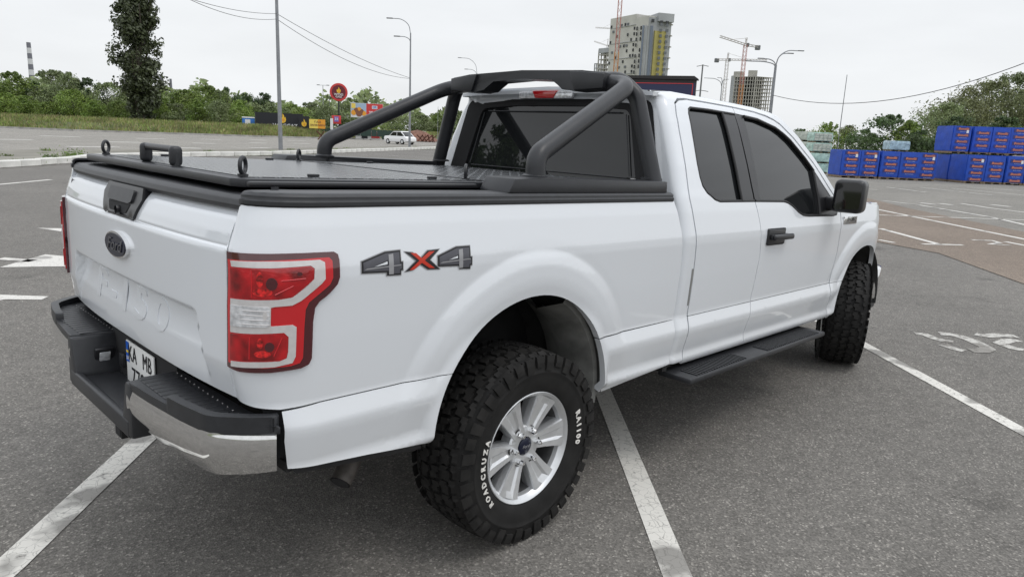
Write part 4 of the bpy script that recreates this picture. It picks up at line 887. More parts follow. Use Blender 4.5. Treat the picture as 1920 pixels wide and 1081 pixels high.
# traffic island between the car park and the road
isl_f = [(-14, 9.2), (-8, 14.8), (-3, 19.6), (1.8, 23.6), (3.83, 25.5), (5.3, 27.2), (6.91, 30.0), (10.5, 32.4), (17.6, 35.6), (25, 40.6), (38.5, 50.2), (52.2, 59.4), (70, 71)]
isl_b = [(75, 81), (67.4, 76.4), (47.1, 61.4), (31.7, 51.0), (16.5, 41.0), (8.5, 37.8), (3.6, 35.3), (-5, 32), (-30, 30)]
quad('traffic_island', ccw(isl_f+isl_b), .10, M['soil'])
kerb = empty('kerb'); tag(kerb, 'long whitewashed kerb stones edging the traffic island behind the truck', 'kerb')
ks = bmesh.new(); add_box(ks, -.49, .49, -.12, .12, 0, .24, .03, 1); bmesh.ops.recalc_face_normals(ks, faces=ks.faces); KS = bpy.data.meshes.new('kerb_stone'); ks.to_mesh(KS); ks.free(); KS.materials.append(M['kerb'])
def walk(P, s):
    o = []; rem = 0
    for a, b in zip(P, P[1:]):
        a, b = Vector(a), Vector(b); L = (b-a).length; d = rem; t = (b-a)/L
        while d < L: o.append((a+t*d, math.atan2(t.y, t.x))); d += s
        rem = d-L
    return o
for i, (p, a) in enumerate(walk([tuple(v) for v in catmull([(x, y, 0) for x, y in isl_f], 8)] if False else isl_f, 1.0)):
    o = link(bpy.data.objects.new('kerb_stone', KS), kerb); o.location = (p.x+random.uniform(-.012, .012), p.y+random.uniform(-.012, .012), random.uniform(-.012, .004)); o.rotation_euler = (0, 0, a+random.uniform(-.012, .012))
def band(name, P, w, z, m, kind=None, parent=None, h=0, z0=0):
    """a flat or raised band of width w along polyline P"""
    vs, fs = [], []; P = [Vector(p) for p in P]
    for i, p in enumerate(P):
        t = (P[min(i+1, len(P)-1)]-P[max(i-1, 0)]).normalized(); n = Vector((-t.y, t.x))*w/2
        vs += [(p.x-n.x, p.y-n.y, z), (p.x+n.x, p.y+n.y, z)]
    for i in range(len(P)-1): fs.append((2*i, 2*i+2, 2*i+3, 2*i+1))
    o = mesh_obj(name, vs, fs, m, parent)
    if kind: tag(o, kind=kind)
    return o
# painted markings
band('parking_line', [(-2.2, -.47), (-1.58, .155), (-.885, .935), (1.2, 3.2)], .125, .004, M['line'], 'structure')
band('parking_line', [(.02, -1.78), (.237, -1.565), (1.635, -.133), (3.2, 1.5)], .115, .004, M['line'], 'structure')
band('parking_line', [(2.9, -2.42), (3.105, -2.20), (4.385, -.81), (5.4, .35)], .105, .004, M['line'], 'structure')
for nm, P in (('road_arrow', [(.55, 9.63), (.9, 9.37), (.91, 9.26), (.81, 8.86)]), ('road_arrow', [(-.47, 6.52), (-.12, 6.91), (.1, 7.15), (.3, 6.82), (.32, 6.64), (.17, 6.18)]), ('road_arrow', [(-.81, 5.14), (-.41, 4.75), (-.49, 4.64), (-.73, 4.83), (-.87, 4.78)])):
    quad(nm, ccw(P), .004, M['line2'])
STR = [([(-.36, 7.11), (-.11, 6.75)], .13), ([(1.33, 17.68), (2.93, 19.26)], .15),
([(5.15, -1.03), (5.19, -1.1), (5.12, -1.18), (5.09, -1.27), (5.11, -1.35)], .10), ([(5.35, -1.18), (5.41, -1.3), (5.34, -1.43), (5.22, -1.54), (5.13, -1.61), (4.99, -1.59), (4.93, -1.52)], .125),
([(4.93, -1.31), (4.87, -1.42), (4.86, -1.49)], .10), ([(5.62, -1.41), (5.62, -1.49), (5.77, -1.57), (5.86, -1.69)], .12), ([(5.7, -1.73), (5.6, -1.67), (5.42, -1.64), (5.34, -1.75), (5.34, -1.83)], .11),
([(14.33, 2.2), (12.65, .65)], .13), ([(12.38, .86), (13.01, .36)], .12), ([(12.21, 1.55), (12.05, 1.23)], .1), ([(19.74, 4.06), (15.36, -.23), (13, -2.5)], .14), ([(17.8, 3.34), (20.76, .64), (23, -1.5)], .12),
([(23.68, 5.08), (23.17, 3.9), (20.66, 1.39), (19.05, .36), (16, -2)], .14), ([(14.12, .45), (14.41, .17), (14.15, 0), (13.68, .07), (13.94, -.21)], .12), ([(14.48, -.03), (14.14, -.43)], .12),
([(24.22, 4.15), (24.09, 3.58)], .25), ([(24.74, 3.69), (24.54, 3.27)], .25), ([(25.76, 3.3), (24.61, 2.22), (23.9, 1.14)], .16), ([(26.54, 2.57), (26.18, 1.96)], .25), ([(33.65, 8.1), (31.7, 5.91)], .13),
([(36, 7.45), (33.6, 3.92)], .13), ([(37.54, 6.35), (35.46, 3.01)], .13), ([(30.67, 8.13), (30.69, 7.54)], .13), ([(40.11, 6.3), (40.25, 3.79)], .13), ([(4.96, -.62), (4.95, -.67)], .08)]
M['line3'] = worn_paint('faded_white_marking', (.50, .485, .45), (.15, .137, .12), .46)
for P, w_ in STR: band('parking_marking', P, w_, (.004 if P[0][0] < 6 else .012), M['line3' if P[0][0] < 6 and P[0][0] > 4 else 'line2'], 'structure')
DASH = [[(8.45, 56.26), (10.43, 56.91)], [(13.77, 70.27), (16.41, 68.54)], [(9.5, 44.36), (12.37, 45.04)], [(14.8, 55.61), (17.31, 55.9)], [(21.11, 69.03), (23.63, 68.65)],
[(28.49, 72.54), (30.45, 72.36)], [(21.67, 57.31), (23.51, 57.18)], [(16.11, 45.39), (17.34, 45.04)], [(35.91, 77.13), (36.74, 74.7)], [(28.91, 62.57), (30.44, 62.1)], [(22.19, 48.24), (23.79, 48.26)], [(41.01, 77.78), (43.15, 77.39)], [(34.21, 64.33), (36.34, 64.58)]]
for P in DASH: band('lane_dash', P, .85, .008, M['line2'], 'structure')
for P in ([(26.24, 36.85), (26.77, 36.22)], [(35.32, 40.32), (36.08, 39.6)]): band('lane_dash', P, .25, .012, M['line2'], 'structure')
# ---------------------------------------------------------------- placing far things by bearing and depth
fh = Vector((math.cos(YAW), math.sin(YAW))); rh = Vector((math.sin(YAW), -math.cos(YAW)))
def at(px, depth, py=None):
    """plan position, at a given forward distance, of what the photo shows in column px (row py, else the horizon)"""
    hy = 215.2+px*(294.1-215.2)/1920 if py is None else py
    a = (px-960)/FPX; b = (540.5-hy)/FPX
    r_ = a*math.cos(ROL)-b*math.sin(ROL); u_ = a*math.sin(ROL)+b*math.cos(ROL)
    # direction in world
    d = fw+rt*r_+up*u_; d2 = Vector((d.x, d.y)); k = depth/d2.dot(fh); p = Vector((CP[0], CP[1]))+d2*k
    return Vector((p.x, p.y, 0))
def hz(px): return 215.2+px*(294.1-215.2)/1920
def hgt(px, py, depth):
    """height of what the photo shows at (px, py) at that forward distance"""
    q = at(px, depth, py)-Vector(CP); k = (540.5-py)/FPX; a = Vector((q.x, q.y, 0)); A = a.dot(up2)-k*a.dot(fw); B = up2.z-k*fw.z
    return CP[2]-A/B
# far kerb and grass verge rising behind it
fk = [(-90, 190), (-30, 150), (15.2, 111), (23.9, 100.5), (31.8, 99.0), (40.6, 98.2), (46.5, 95.8), (57, 97.6), (75, 108), (110, 130), (170, 170)]
def verge_mesh():
    vs, fs = [], []; P = [Vector(p) for p in fk]; rows = ((0, .15), (1.2, .2), (5, .9), (11, 1.5), (26, 1.7), (70, 1.8), (500, 2.2))
    for i, p in enumerate(P):
        away = (p-Vector((CP[0], CP[1]))).normalized()
        for d, h in rows: q = p+away*d; vs.append((q.x, q.y, h+(random.uniform(-.12, .12) if 1 < d < 20 else 0)))
    n = len(rows)
    for i in range(len(P)-1):
        for j in range(n-1): fs.append((i*n+j, i*n+j+1, (i+1)*n+j+1, (i+1)*n+j))
    return vs, fs
v_, f_ = verge_mesh(); tag(mesh_obj('grass_verge', v_, f_, M['verge'], smooth=True), kind='structure')
bm = bmesh.new()
for a, b in zip(fk, fk[1:]):
    a, b = Vector(a), Vector(b); n = max(1, int((b-a).length/1.5)); t = (b-a)/n; ang = math.atan2(t.y, t.x)
    for k in range(n): add_box(bm, -t.length/2+.01, t.length/2-.01, -.12, .12, 0, .22, mtx=Matrix.Translation(((a+t*(k+.5)).x, (a+t*(k+.5)).y, 0)) @ Matrix.Rotation(ang, 4, 'Z'))
tag(bm_obj('far_kerb', bm, M['kerbg']), kind='structure')
# ================================================================ PLANTS
def leaf_mat(name, col, var=.5, dark=.55):
    m = bpy.data.materials.new(name); m.use_nodes = True; t = m.node_tree; t.nodes.clear(); L = t.links.new; Nn = t.nodes.new
    out = Nn('ShaderNodeOutputMaterial'); g = Nn('ShaderNodeNewGeometry'); oi = Nn('ShaderNodeObjectInfo')
    r = Nn('ShaderNodeMapRange'); L(g.outputs['Random Per Island'], r.inputs[0]); r.inputs['To Min'].default_value = 1-var; r.inputs['To Max'].default_value = 1+var
    r2 = Nn('ShaderNodeMapRange'); L(oi.outputs['Random'], r2.inputs[0]); r2.inputs['To Min'].default_value = .75; r2.inputs['To Max'].default_value = 1.2
    mu = Nn('ShaderNodeMath'); mu.operation = 'MULTIPLY'; L(r.outputs[0], mu.inputs[0]); L(r2.outputs[0], mu.inputs[1])
    tcn = Nn('ShaderNodeTexCoord'); n = Nn('ShaderNodeTexNoise'); n.inputs['Scale'].default_value = .9; n.inputs['Detail'].default_value = 3; L(tcn.outputs['Object'], n.inputs['Vector'])
    hs = Nn('ShaderNodeHueSaturation'); hs.inputs['Color'].default_value = tuple(col)+(1,)
    r3 = Nn('ShaderNodeMapRange'); L(n.outputs[0], r3.inputs[0]); r3.inputs['From Min'].default_value = .3; r3.inputs['From Max'].default_value = .7; r3.inputs['To Min'].default_value = .475; r3.inputs['To Max'].default_value = .52; L(r3.outputs[0], hs.inputs['Hue'])
    nb_ = Nn('ShaderNodeTexNoise'); nb_.inputs['Scale'].default_value = .35; nb_.inputs['Detail'].default_value = 4; L(tcn.outputs['Object'], nb_.inputs['Vector'])
    rb_ = Nn('ShaderNodeMapRange'); L(nb_.outputs[0], rb_.inputs[0]); rb_.inputs['From Min'].default_value = .32; rb_.inputs['From Max'].default_value = .68; rb_.inputs['To Min'].default_value = .62; rb_.inputs['To Max'].default_value = 1.3
    mb_ = Nn('ShaderNodeMath'); mb_.operation = 'MULTIPLY'; L(mu.outputs[0], mb_.inputs[0]); L(rb_.outputs[0], mb_.inputs[1]); L(mb_.outputs[0], hs.inputs['Value'])
    d = Nn('ShaderNodeBsdfDiffuse'); tr = Nn('ShaderNodeBsdfTranslucent'); gl = Nn('ShaderNodeBsdfGlossy'); gl.inputs['Roughness'].default_value = .45
    L(hs.outputs[0], d.inputs['Color']); L(hs.outputs[0], tr.inputs['Color'])
    mx1 = Nn('ShaderNodeMixShader'); mx1.inputs[0].default_value = .35; L(d.outputs[0], mx1.inputs[1]); L(tr.outputs[0], mx1.inputs[2])
    mx2 = Nn('ShaderNodeMixShader'); mx2.inputs[0].default_value = .04; L(mx1.outputs[0], mx2.inputs[1]); L(gl.outputs[0], mx2.inputs[2]); L(mx2.outputs[0], out.inputs[0])
    return m
LM = {'green': leaf_mat('fresh_green_leaves', (.215, .31, .065)), 'dark': leaf_mat('dark_green_leaves', (.080, .130, .045)), 'grey': leaf_mat('grey_green_leaves', (.225, .28, .125)),
      'olive': leaf_mat('olive_leaves', (.19, .215, .095)), 'poplar': leaf_mat('poplar_leaves', (.098, .122, .058), .6), 'weed': leaf_mat('weed_leaves', (.15, .22, .05)), 'hay': leaf_mat('dry_grass_blades', (.33, .29, .14), .5), 'grass': leaf_mat('green_grass_blades', (.20, .26, .07), .5)}
M['bark'] = mat('tree_bark', (.07, .06, .045), .9, noise=(3, .4))
def crown_mesh(name, shape, n, leaf, mk, seed, clumps=60, flat=1.0, hollow=.35):
    """leaf-sized faces in clumps through a crown volume; shape(h, ang) -> radius at relative height h (0..1); unit height"""
    R = random.Random(seed); vs, fs = [], []; cs = []
    for _ in range(clumps):
        h = R.random()**.9; a = R.uniform(0, 2*math.pi); rr = shape(h, a); k = R.random()**.45 if R.random() > hollow else R.random()
        cs.append((Vector((rr*k*math.cos(a), rr*k*math.sin(a), h)), max(.02, shape(h, a))*R.uniform(.22, .46)))
    for i in range(n):
        c, s = cs[R.randrange(len(cs))]
        d = Vector((R.gauss(0, 1), R.gauss(0, 1), R.gauss(0, .8))); d = d.normalized()*s*R.random()**.5; p = c+d
        nrm = (d.normalized()*.8+Vector((R.uniform(-1, 1), R.uniform(-1, 1), R.uniform(-.2, 1)))*.8).normalized()
        u = nrm.cross(Vector((R.uniform(-1, 1), R.uniform(-1, 1), R.uniform(-1, 1)))).normalized(); v = nrm.cross(u); l = leaf*R.uniform(.6, 1.35); q = len(vs)
        vs += [p-u*l, p-v*l*.55+u*l*.1, p+u*l, p+v*l*.55]; fs.append((q, q+1, q+2, q+3))
    me = bpy.data.meshes.new(name); me.from_pydata([tuple(v) for v in vs], [], fs); me.materials.append(LM[mk]); return me
def trunk_mesh(h, r, seed, limbs=7, spread=.22, top=.85):
    bm = bmesh.new(); R = random.Random(seed)
    pts = [Vector((R.uniform(-.012, .012)*i, R.uniform(-.012, .012)*i, top*i/6)) for i in range(7)]
    add_tube(bm, pts, r, 7, rf=lambda t: r*(1-.8*t))
    for k in range(limbs):
        b = pts[1+k % 5]; a = R.uniform(0, 6.28); e = b+Vector((math.cos(a)*spread, math.sin(a)*spread, R.uniform(.12, .25)))
        add_tube(bm, [b, (b+e)/2+Vector((0, 0, -.02)), e], r*.4, 5, rf=lambda t: r*.42*(1-.8*t))
    bmesh.ops.recalc_face_normals(bm, faces=bm.faces); me = bpy.data.meshes.new('trunk'); bm.to_mesh(me); bm.free(); me.materials.append(M['bark']); return me
def bushy(w): return lambda h, a: w*(math.sin(math.pi*min(1, .12+h*.88))**.6)*(1+.22*math.sin(3*a+5*h)+.12*math.sin(7*a+2))
VAR = {}
for mk, seeds in (('green', (1, 2, 3)), ('grey', (4, 5)), ('dark', (6, 7)), ('olive', (8, 9))):
    VAR[mk] = [(crown_mesh('crown', bushy(.52+.05*(s % 3)), 5200, .027, mk, s, 64), trunk_mesh(1, .022, s)) for s in seeds]
cnt = {}
def tree(kind, px, py, depth, wid, label, group=None, name='broadleaf_tree', base=0, mk=None, sub=None):
    """crown + trunk, top of crown at photo row py"""
    p = at(px, depth, (py+hz(px))/2); H = hgt(px, py, depth)-base; mk = kind; k = cnt.get(kind, 0); cnt[kind] = k+1
    cm, tm = VAR[kind][k % len(VAR[kind])]; o = empty(name, (p.x, p.y, base), (0, 0, k*2.1)); s = wid*depth/FPX/1.05
    c = link(bpy.data.objects.new('crown', cm), o); c.location = (0, 0, H*.06); c.scale = (s, s, H*.90)
    t_ = link(bpy.data.objects.new('trunk', tm), o); t_.scale = (H*.8, H*.8, H*.95)
    tag(o, label, 'tree' if 'tree' in name else 'bush', group); return o
# hedgerow beyond the road, left of the truck
HEDGE = [ # px, top py, depth, width px, kind, words
 (-45, 140, 138, 110, 'green', None), (20, 131, 136, 95, 'green', None), (62, 150, 140, 70, 'dark', None), (100, 128, 138, 80, 'grey', None), (132, 133, 134, 60, 'grey', None), (166, 144, 136, 60, 'dark', None),
 (204, 152, 136, 60, 'grey', None), (236, 158, 138, 55, 'grey', None), (300, 168, 134, 70, 'green', None), (345, 166, 134, 70, 'green', None), (388, 158, 138, 70, 'green', None), (418, 166, 140, 55, 'grey', None),
 (425, 160, 150, 45, 'dark', None), (462, 173, 150, 40, 'dark', None), (495, 171, 152, 52, 'dark', None), (452, 186, 140, 50, 'green', None), (505, 190, 150, 60, 'grey', None), (548, 194, 158, 60, 'green', None),
 (582, 190, 170, 50, 'grey', None), (612, 194, 170, 45, 'grey', None), (650, 194, 168, 60, 'grey', None), (690, 212, 170, 60, 'green', None), (735, 214, 185, 55, 'grey', None), (790, 214, 185, 60, 'grey', None), (822, 210, 190, 50, 'green', None), (858, 205, 180, 50, 'grey', None), (895, 208, 185, 55, 'green', None)]
FRONT = [(8, 172, 126, 75, 'green'), (48, 178, 124, 60, 'green'), (92, 190, 123, 50, 'green'), (138, 165, 124, 56, 'green'), (178, 186, 124, 50, 'green'), (222, 188, 125, 46, 'green'), (298, 186, 122, 50, 'green'), (330, 192, 122, 55, 'grey'), (372, 182, 123, 52, 'green'), (412, 186, 123, 50, 'grey'), (446, 200, 126, 50, 'green'), (478, 205, 132, 46, 'green'), (520, 208, 138, 50, 'green'), (560, 212, 150, 50, 'green')]
words = {'green': 'bright green', 'grey': 'grey green', 'dark': 'dark green', 'olive': 'olive'}
HL = ['at the left edge of the photo', 'left of the banded chimney', 'just under the banded chimney', 'right of the banded chimney', 'with feathery tips between chimney and poplar', 'lower, between chimney and poplar', 'left of the poplar trunk', 'touching the left side of the poplar', 'right behind the poplar trunk, hiding the grey chimney foot', 'right of the thin distant chimney',
 'halfway between poplar and black banner', 'right of the middle of the hedgerow', 'with a dark round top rising over the middle', 'above the blue cabin', 'highest dark crown left of the near pole', 'behind the left end of the black banner', 'just left of the near grey pole', 'right of the near grey pole', 'above the small square banner', 'behind the round sign, left side',
 'behind the round sign, right side', 'under the family billboard', 'between billboard and second lamp post', 'above the rusty hedgehogs', 'right of the hedgehogs, seen through the roll bar', 'seen beside the left cab pillar', 'hidden mostly behind the cab']
FLb = ['at the left edge', 'second from the left edge', 'below the banded chimney', 'brightest, right of the chimney', 'third left of the poplar trunk', 'touching the poplar trunk from the left', 'touching the poplar trunk from the right', 'right of the poplar, greyish', 'in the middle of the hedgerow', 'left of the blue cabin, greyish', 'directly behind the blue cabin', 'above the left part of the black banner', 'behind the near grey pole', 'above the square banner']
for (px, py, dp, wd, kd, _), w_ in zip(HEDGE, HL): tree(kd, px, py, dp, wd, '%s hedgerow tree %s' % (words[kd], w_), 'tall trees in the hedgerow beyond the road', base=1.3)
for (px, py, dp, wd, kd), w_ in zip(FRONT, FLb): tree(kd, px, py, dp, wd, 'low %s bush in the hedgerow %s' % (words[kd], w_), 'low bushes along the hedgerow', 'roadside_bush', base=1.0)
# the tall poplar
pc = crown_mesh('crown', lambda h, a: (.125*(1-.22*h)*(.60+.40*sstep(.05, .30, h)))*(1+.20*math.sin(4*a+9*h)+.13*math.sin(11*h+a)), 30000, .0100, 'poplar', 21, 420, hollow=.35)
p = at(260, 118, 110); H = 27.0; po = empty('poplar_tree', (p.x, p.y, 1.0)); tag(po, 'tall dark poplar rising out of the hedgerow and cut off by the top edge', 'tree')
c = link(bpy.data.objects.new('crown', pc), po); c.location = (0, 0, H*.015); c.scale = (H*.98, H*.98, H*1.0)
t_ = link(bpy.data.objects.new('trunk', trunk_mesh(1, .013, 22, 10, .07, .95)), po); t_.scale = (H*1.6, H*1.6, H)
# far-off woodland seen as one mass
wv = []; R = random.Random(5)
bmv, bmf = [], []
for i in range(9000):
    px = R.uniform(-120, 960); dp = R.uniform(200, 250); q = at(px, dp); top = 9.5+2.5*math.sin(px*.021)+1.4*math.sin(px*.083+1)+R.gauss(0, .5); z = 1.5+R.random()**.7*(top-1.5); l = R.uniform(.5, 1.1); k = len(bmv)
    n_ = Vector((R.uniform(-1, 1), R.uniform(-1, 1), R.uniform(-.3, 1))).normalized(); u = n_.cross(Vector((R.uniform(-1, 1), R.uniform(-1, 1), 1))).normalized(); v = n_.cross(u); c0 = Vector((q.x, q.y, z))
    bmv += [c0-u*l, c0-v*l*.6, c0+u*l, c0+v*l*.6]; bmf.append((k, k+1, k+2, k+3))
tag(mesh_obj('distant_woodland', bmv, bmf, LM['grey']), kind='stuff')
# grass and weeds
def blades(name, spots, mk, n, hmin, hmax, seed, wd=.05):
    R = random.Random(seed); vs, fs = [], []
    for _ in range(n):
        x, y, z, s = spots(R); h = R.uniform(hmin, hmax)*s; a = R.uniform(0, 6.28); l = wd*R.uniform(.6, 1.5)*s; k = len(vs); dx, dy = math.cos(a)*l, math.sin(a)*l; bx, by = R.gauss(0, .25)*h, R.gauss(0, .25)*h
        vs += [(x-dx, y-dy, z), (x+dx, y+dy, z), (x+bx+dx*.2, y+by+dy*.2, z+h)]; fs.append((k, k+1, k+2))
    return tag(mesh_obj(name, vs, fs, LM[mk]), kind='stuff')
def verge_spot(lo, hi):
    def f(R):
        i = R.choice([2, 3, 4, 5, 6, 6, 7, 8]); t = R.random(); a, b = Vector(fk[i]), Vector(fk[i+1]) ; p = a+(b-a)*t; aw = (p-Vector((CP[0], CP[1]))).normalized(); d = lo+(hi-lo)*R.random(); q = p+aw*d
        z = lerp_tab(((0, .15), (1.2, .2), (5, .9), (11, 1.5), (26, 1.7)), d)-.05; return q.x, q.y, z, 1
    return f
blades('verge_grass', verge_spot(.4, 16), 'grass', 20000, .15, .55, 1, .07)
blades('dry_verge_grass', verge_spot(.3, 14), 'hay', 13000, .15, .65, 2, .05)
def reddish(R):
    q = at(R.uniform(-60, 150), R.uniform(108, 118)); return q.x, q.y, .5+R.random()*.5, 1
M_red = leaf_mat('reddish_seed_heads', (.32, .22, .14), .4); LM['redgrass'] = M_red
blades('reddish_tall_grass', reddish, 'redgrass', 2600, .5, 1.2, 3, .10)
def isl_spot(R):
    i = R.randrange(3, len(isl_f)-2); a, b = Vector(isl_f[i]), Vector(isl_f[i+1]); p = a+(b-a)*R.random()
    c = R.choice(WC); 
    return c[0]+R.gauss(0, .13), c[1]+R.gauss(0, .13), .08, c[2]
WR = random.Random(9); WC = []
for i in range(46):
    k = WR.randrange(3, len(isl_f)-2); a, b = Vector(isl_f[k]), Vector(isl_f[k+1]); p = a+(b-a)*WR.random(); n = Vector((-(b-a).y, (b-a).x)).normalized(); off = WR.choice([.2, .25, .3, 1.5, 3, 5]) ; p = p+n*off; WC.append((p.x, p.y, WR.uniform(.4, 1.0)))
blades('island_weeds', isl_spot, 'weed', 2600, .08, .24, 4, .020)
for px, py, s in ((130, 306, 1.0), (88, 308, .6), (6, 303, .4)):
    q = at(px, 29.5 if px > 100 else 27.5)
    R = random.Random(px); vs, fs = [], []
    for _ in range(420):
        c0 = Vector((q.x+R.gauss(0, .22)*s, q.y+R.gauss(0, .22)*s, abs(R.gauss(.10, .12))*s)); l = R.uniform(.02, .06); u = Vector((R.uniform(-1, 1), R.uniform(-1, 1), R.uniform(-.6, 1))).normalized(); v = u.cross(Vector((R.uniform(-1, 1), R.uniform(-1, 1), R.uniform(-1, 1)))).normalized(); k = len(vs)
        vs += [c0-u*l, c0-v*l*.5, c0+u*l, c0+v*l*.5]; fs.append((k, k+1, k+2, k+3))
    tag(mesh_obj('weed_clump', vs, fs, LM['weed']), {130: 'leafy green weed clump at the foot of the whitewashed kerb', 88: 'small brownish weed tuft left of the leafy clump by the kerb', 6: 'tiny weed tuft by the kerb at the left edge'}[px], 'weed')
# trees behind the pallets, right
def rtree(kd, px, py, dp, wd, label, **k): return tree(kd, px, py, dp, wd, label, None, 'broadleaf_tree', **k)
rtree('dark', 1500, 240, 95, 60, 'dark low tree seen behind the windscreen pillar of the truck')
rtree('green', 1556, 226, 75, 60, 'bright green tree behind the green wrapped pallets')
rtree('olive', 1588, 232, 85, 40, 'thin brownish tree beside the slim mast')
rtree('dark', 1622, 238, 72, 60, 'low dark tree between the slim mast and the spreading tree')
rtree('dark', 1668, 212, 64, 110, 'spreading dark green tree behind the row of blue pallets')
rtree('green', 1702, 222, 62, 70, 'green tree leaning on the left side of the big willow')
rtree('dark', 1725, 240, 56, 80, 'dark bush behind the pale blue wrapped pallet')
VAR['willow'] = [(crown_mesh('crown', lambda h, a: .62*(math.sin(math.pi*min(1, .10+h*.9))**.45)*(1+.14*math.sin(3*a+1)+.08*math.sin(8*a)), 12000, .0165, 'olive', 31, 120, hollow=.25), trunk_mesh(1, .03, 31)),
                 (crown_mesh('crown', lambda h, a: .60*(math.sin(math.pi*min(1, .10+h*.9))**.45)*(1+.14*math.sin(4*a+2)), 12000, .0165, 'grey', 32, 120, hollow=.25), trunk_mesh(1, .03, 32))]
for px, py, dp, wd, lb in ((1795, 180, 70, 120, 'olive willow on the left flank of the big tree mass'), (1772, 190, 68, 90, 'grey green willow at the left end of the tree mass'), (1850, 148, 72, 150, 'tallest olive willow above the double stack of blue pallets'), (1900, 134, 76, 150, 'grey green willow at the right edge of the photo'), (1985, 135, 76, 160, 'olive willow cut by the right edge of the photo')):
    rtree('willow', px, py, dp, wd, lb)
for px, py, dp, wd, lb in ((1790, 215, 58, 80, 'dark bush under the willows behind the double stack'), (1880, 212, 58, 90, 'dark bush under the willows at the right edge')): rtree('dark', px, py, dp, wd, lb)
# trees behind the photographer, mirrored in the rear window
for (x, y, s, lb) in ((-30, 33, 10.5, 'round tree far left of the camera, mirrored in the rear window'), (-29, 39, 8.0, 'second tree left of the camera, mirrored low at the rear window edge')):
    cm, tm = VAR['dark'][0]; o = empty('broadleaf_tree', (x, y, 0)); c = link(bpy.data.objects.new('crown', cm), o); c.location = (0, 0, s*.15); c.scale = (s*.55, s*.55, s*.85)
    t_ = link(bpy.data.objects.new('trunk', tm), o); t_.scale = (s, s, s); tag(o, lb, 'tree')
# ================================================================ STREET FURNITURE
M['galv'] = mat('galvanised_pole', (.26, .27, .285), .5, .4, noise=(2, .12)); M['galvd'] = mat('weathered_pole', (.16, .165, .17), .7, .1)
M['cable'] = mat('cable_black', (.05, .05, .05), .7)
def pole(name, px, depth, py_top, r0, r1, label, cat, m=None, lean=0, base=0):
    p = at(px, depth, max(0, (py_top+hz(px))/2)); H = hgt(px, py_top, depth)-base; o = empty(name, (p.x, p.y, base), (0, 0, YAW)); tag(o, label, cat)
    tube('pole', [(0, 0, 0), (0, 0, H)], r0, m or M['galv'], o, 14, rf=lambda t: r0+(r1-r0)*t)
    return o, H
# local axes of a pole: x = away from camera, y = to the left in the picture
lp1, H1 = pole('lamp_post', 521, 47.8, -60, .14, .09, 'near grey pole rising out of the top of the photo, left', 'pole')
lathe('base_flange', [(.0, 0), (.26, 0), (.26, .02), (.16, .05)], 14, M['galv'], lp1, 35, None, (math.radians(90), 0, 0)); box('clamp_band', -.13, .13, -.13, .13, 11.0, 11.06, M['galvd'], lp1); box('clamp_band', -.13, .13, -.13, .13, 11.35, 11.40, M['galvd'], lp1)
def lamp_arm(o, H, y, rise, depth_x=0, hl=.55, r=.035, m=None):
    s = 1 if y > 0 else -1
    a = tube('arm', catmull([(0, 0, H), (depth_x*.15, y*.12, H+rise*.6), (depth_x*.5, y*.5, H+rise*.95), (depth_x, y, H+rise)], 6), r, m or M['galv'], o, 8)
    b = bmesh.new(); add_box(b, depth_x-.10, depth_x+.10, y-.05*s, y+hl*s, H+rise-.04, H+rise+.05, .03, 2)
    l = bm_obj('lamp_head', b, m or M['galvd'], o, 40); return a
lp2, H2 = pole('lamp_post', 769, 70.9, 62, .12, .06, 'grey lamp post with two curved arms standing behind the roll bar', 'lamp post')
lamp_arm(lp2, H2-.1, 1.75, 1.35); lamp_arm(lp2, H2-.9, 1.05, .55)
lp3, H3 = pole('lamp_post', 893, 118, 138, .12, .06, 'distant lamp post with two curved arms just above the roll bar', 'lamp post')
lamp_arm(lp3, H3-.1, 2.6, 2.4); lamp_arm(lp3, H3-.6, 1.5, 1.2)
lp4, H4 = pole('lamp_post', 1446, 76, 122, .20, .12, 'thick lamp post with four spreading arms right of the unfinished tower', 'lamp post')
for y, rz, dx in ((2.4, .55, .5), (1.45, .75, -.4), (-2.3, 1.75, .5), (-.95, 1.35, -.4)): lamp_arm(lp4, H4-.2, y, rz, dx, .6, .05)
lp5, H5 = pole('lamp_post', 1348, 165, 162, .16, .10, 'small distant lamp post with drooping arms left of the unfinished tower', 'lamp post')
for y, rz, dx in ((3.2, 1.9, .5), (.5, 2.0, -.4), (-.7, 1.8, .5)): lamp_arm(lp5, H5-.2, y, rz, dx, .8, .07)
lp6, H6 = pole('lamp_post', 606, 190, 160, .13, .07, 'far lamp post with a short crossbar left of the round sign', 'lamp post'); tube('crossbar', [(0, 1.2, H6), (0, -1.3, H6)], .05, M['galv'], lp6, 6)
for y in (1.2, -1.3): box('lamp_head', -.15, .15, y-.35, y+.35, H6-.05, H6+.12, M['galvd'], lp6)
up_, Hu = pole('utility_pole', 1311, 150, 121, .22, .14, 'utility pole with cross arms above the truck roof', 'utility pole', M['galvd'])
for z, l in ((Hu-.1, 1.2), (Hu-5, 1.6), (Hu-7.6, 1.7)): tube('cross_arm', [(0, l, z-.3), (0, 0, z), (0, -l, z-.2)], .07, M['galvd'], up_, 6)
ms, Hm = pole('slim_mast', 1579, 55, 140, .035, .022, 'very slim bare mast behind the first blue pallet', 'mast', M['galvd'])
fl, Hf = pole('slim_mast', 821, 140, 200, .05, .03, 'thin far pole beside the left leg of the roll bar', 'mast', M['galv'])
for px, py, dp, lb in ((613, 176, 185, 'faint pole immediately left of the round sign pole'), (546, 150, 700, None)):
    if lb: pole('slim_mast', px+5, dp, py, .07, .04, lb, 'mast', M['galvd'])
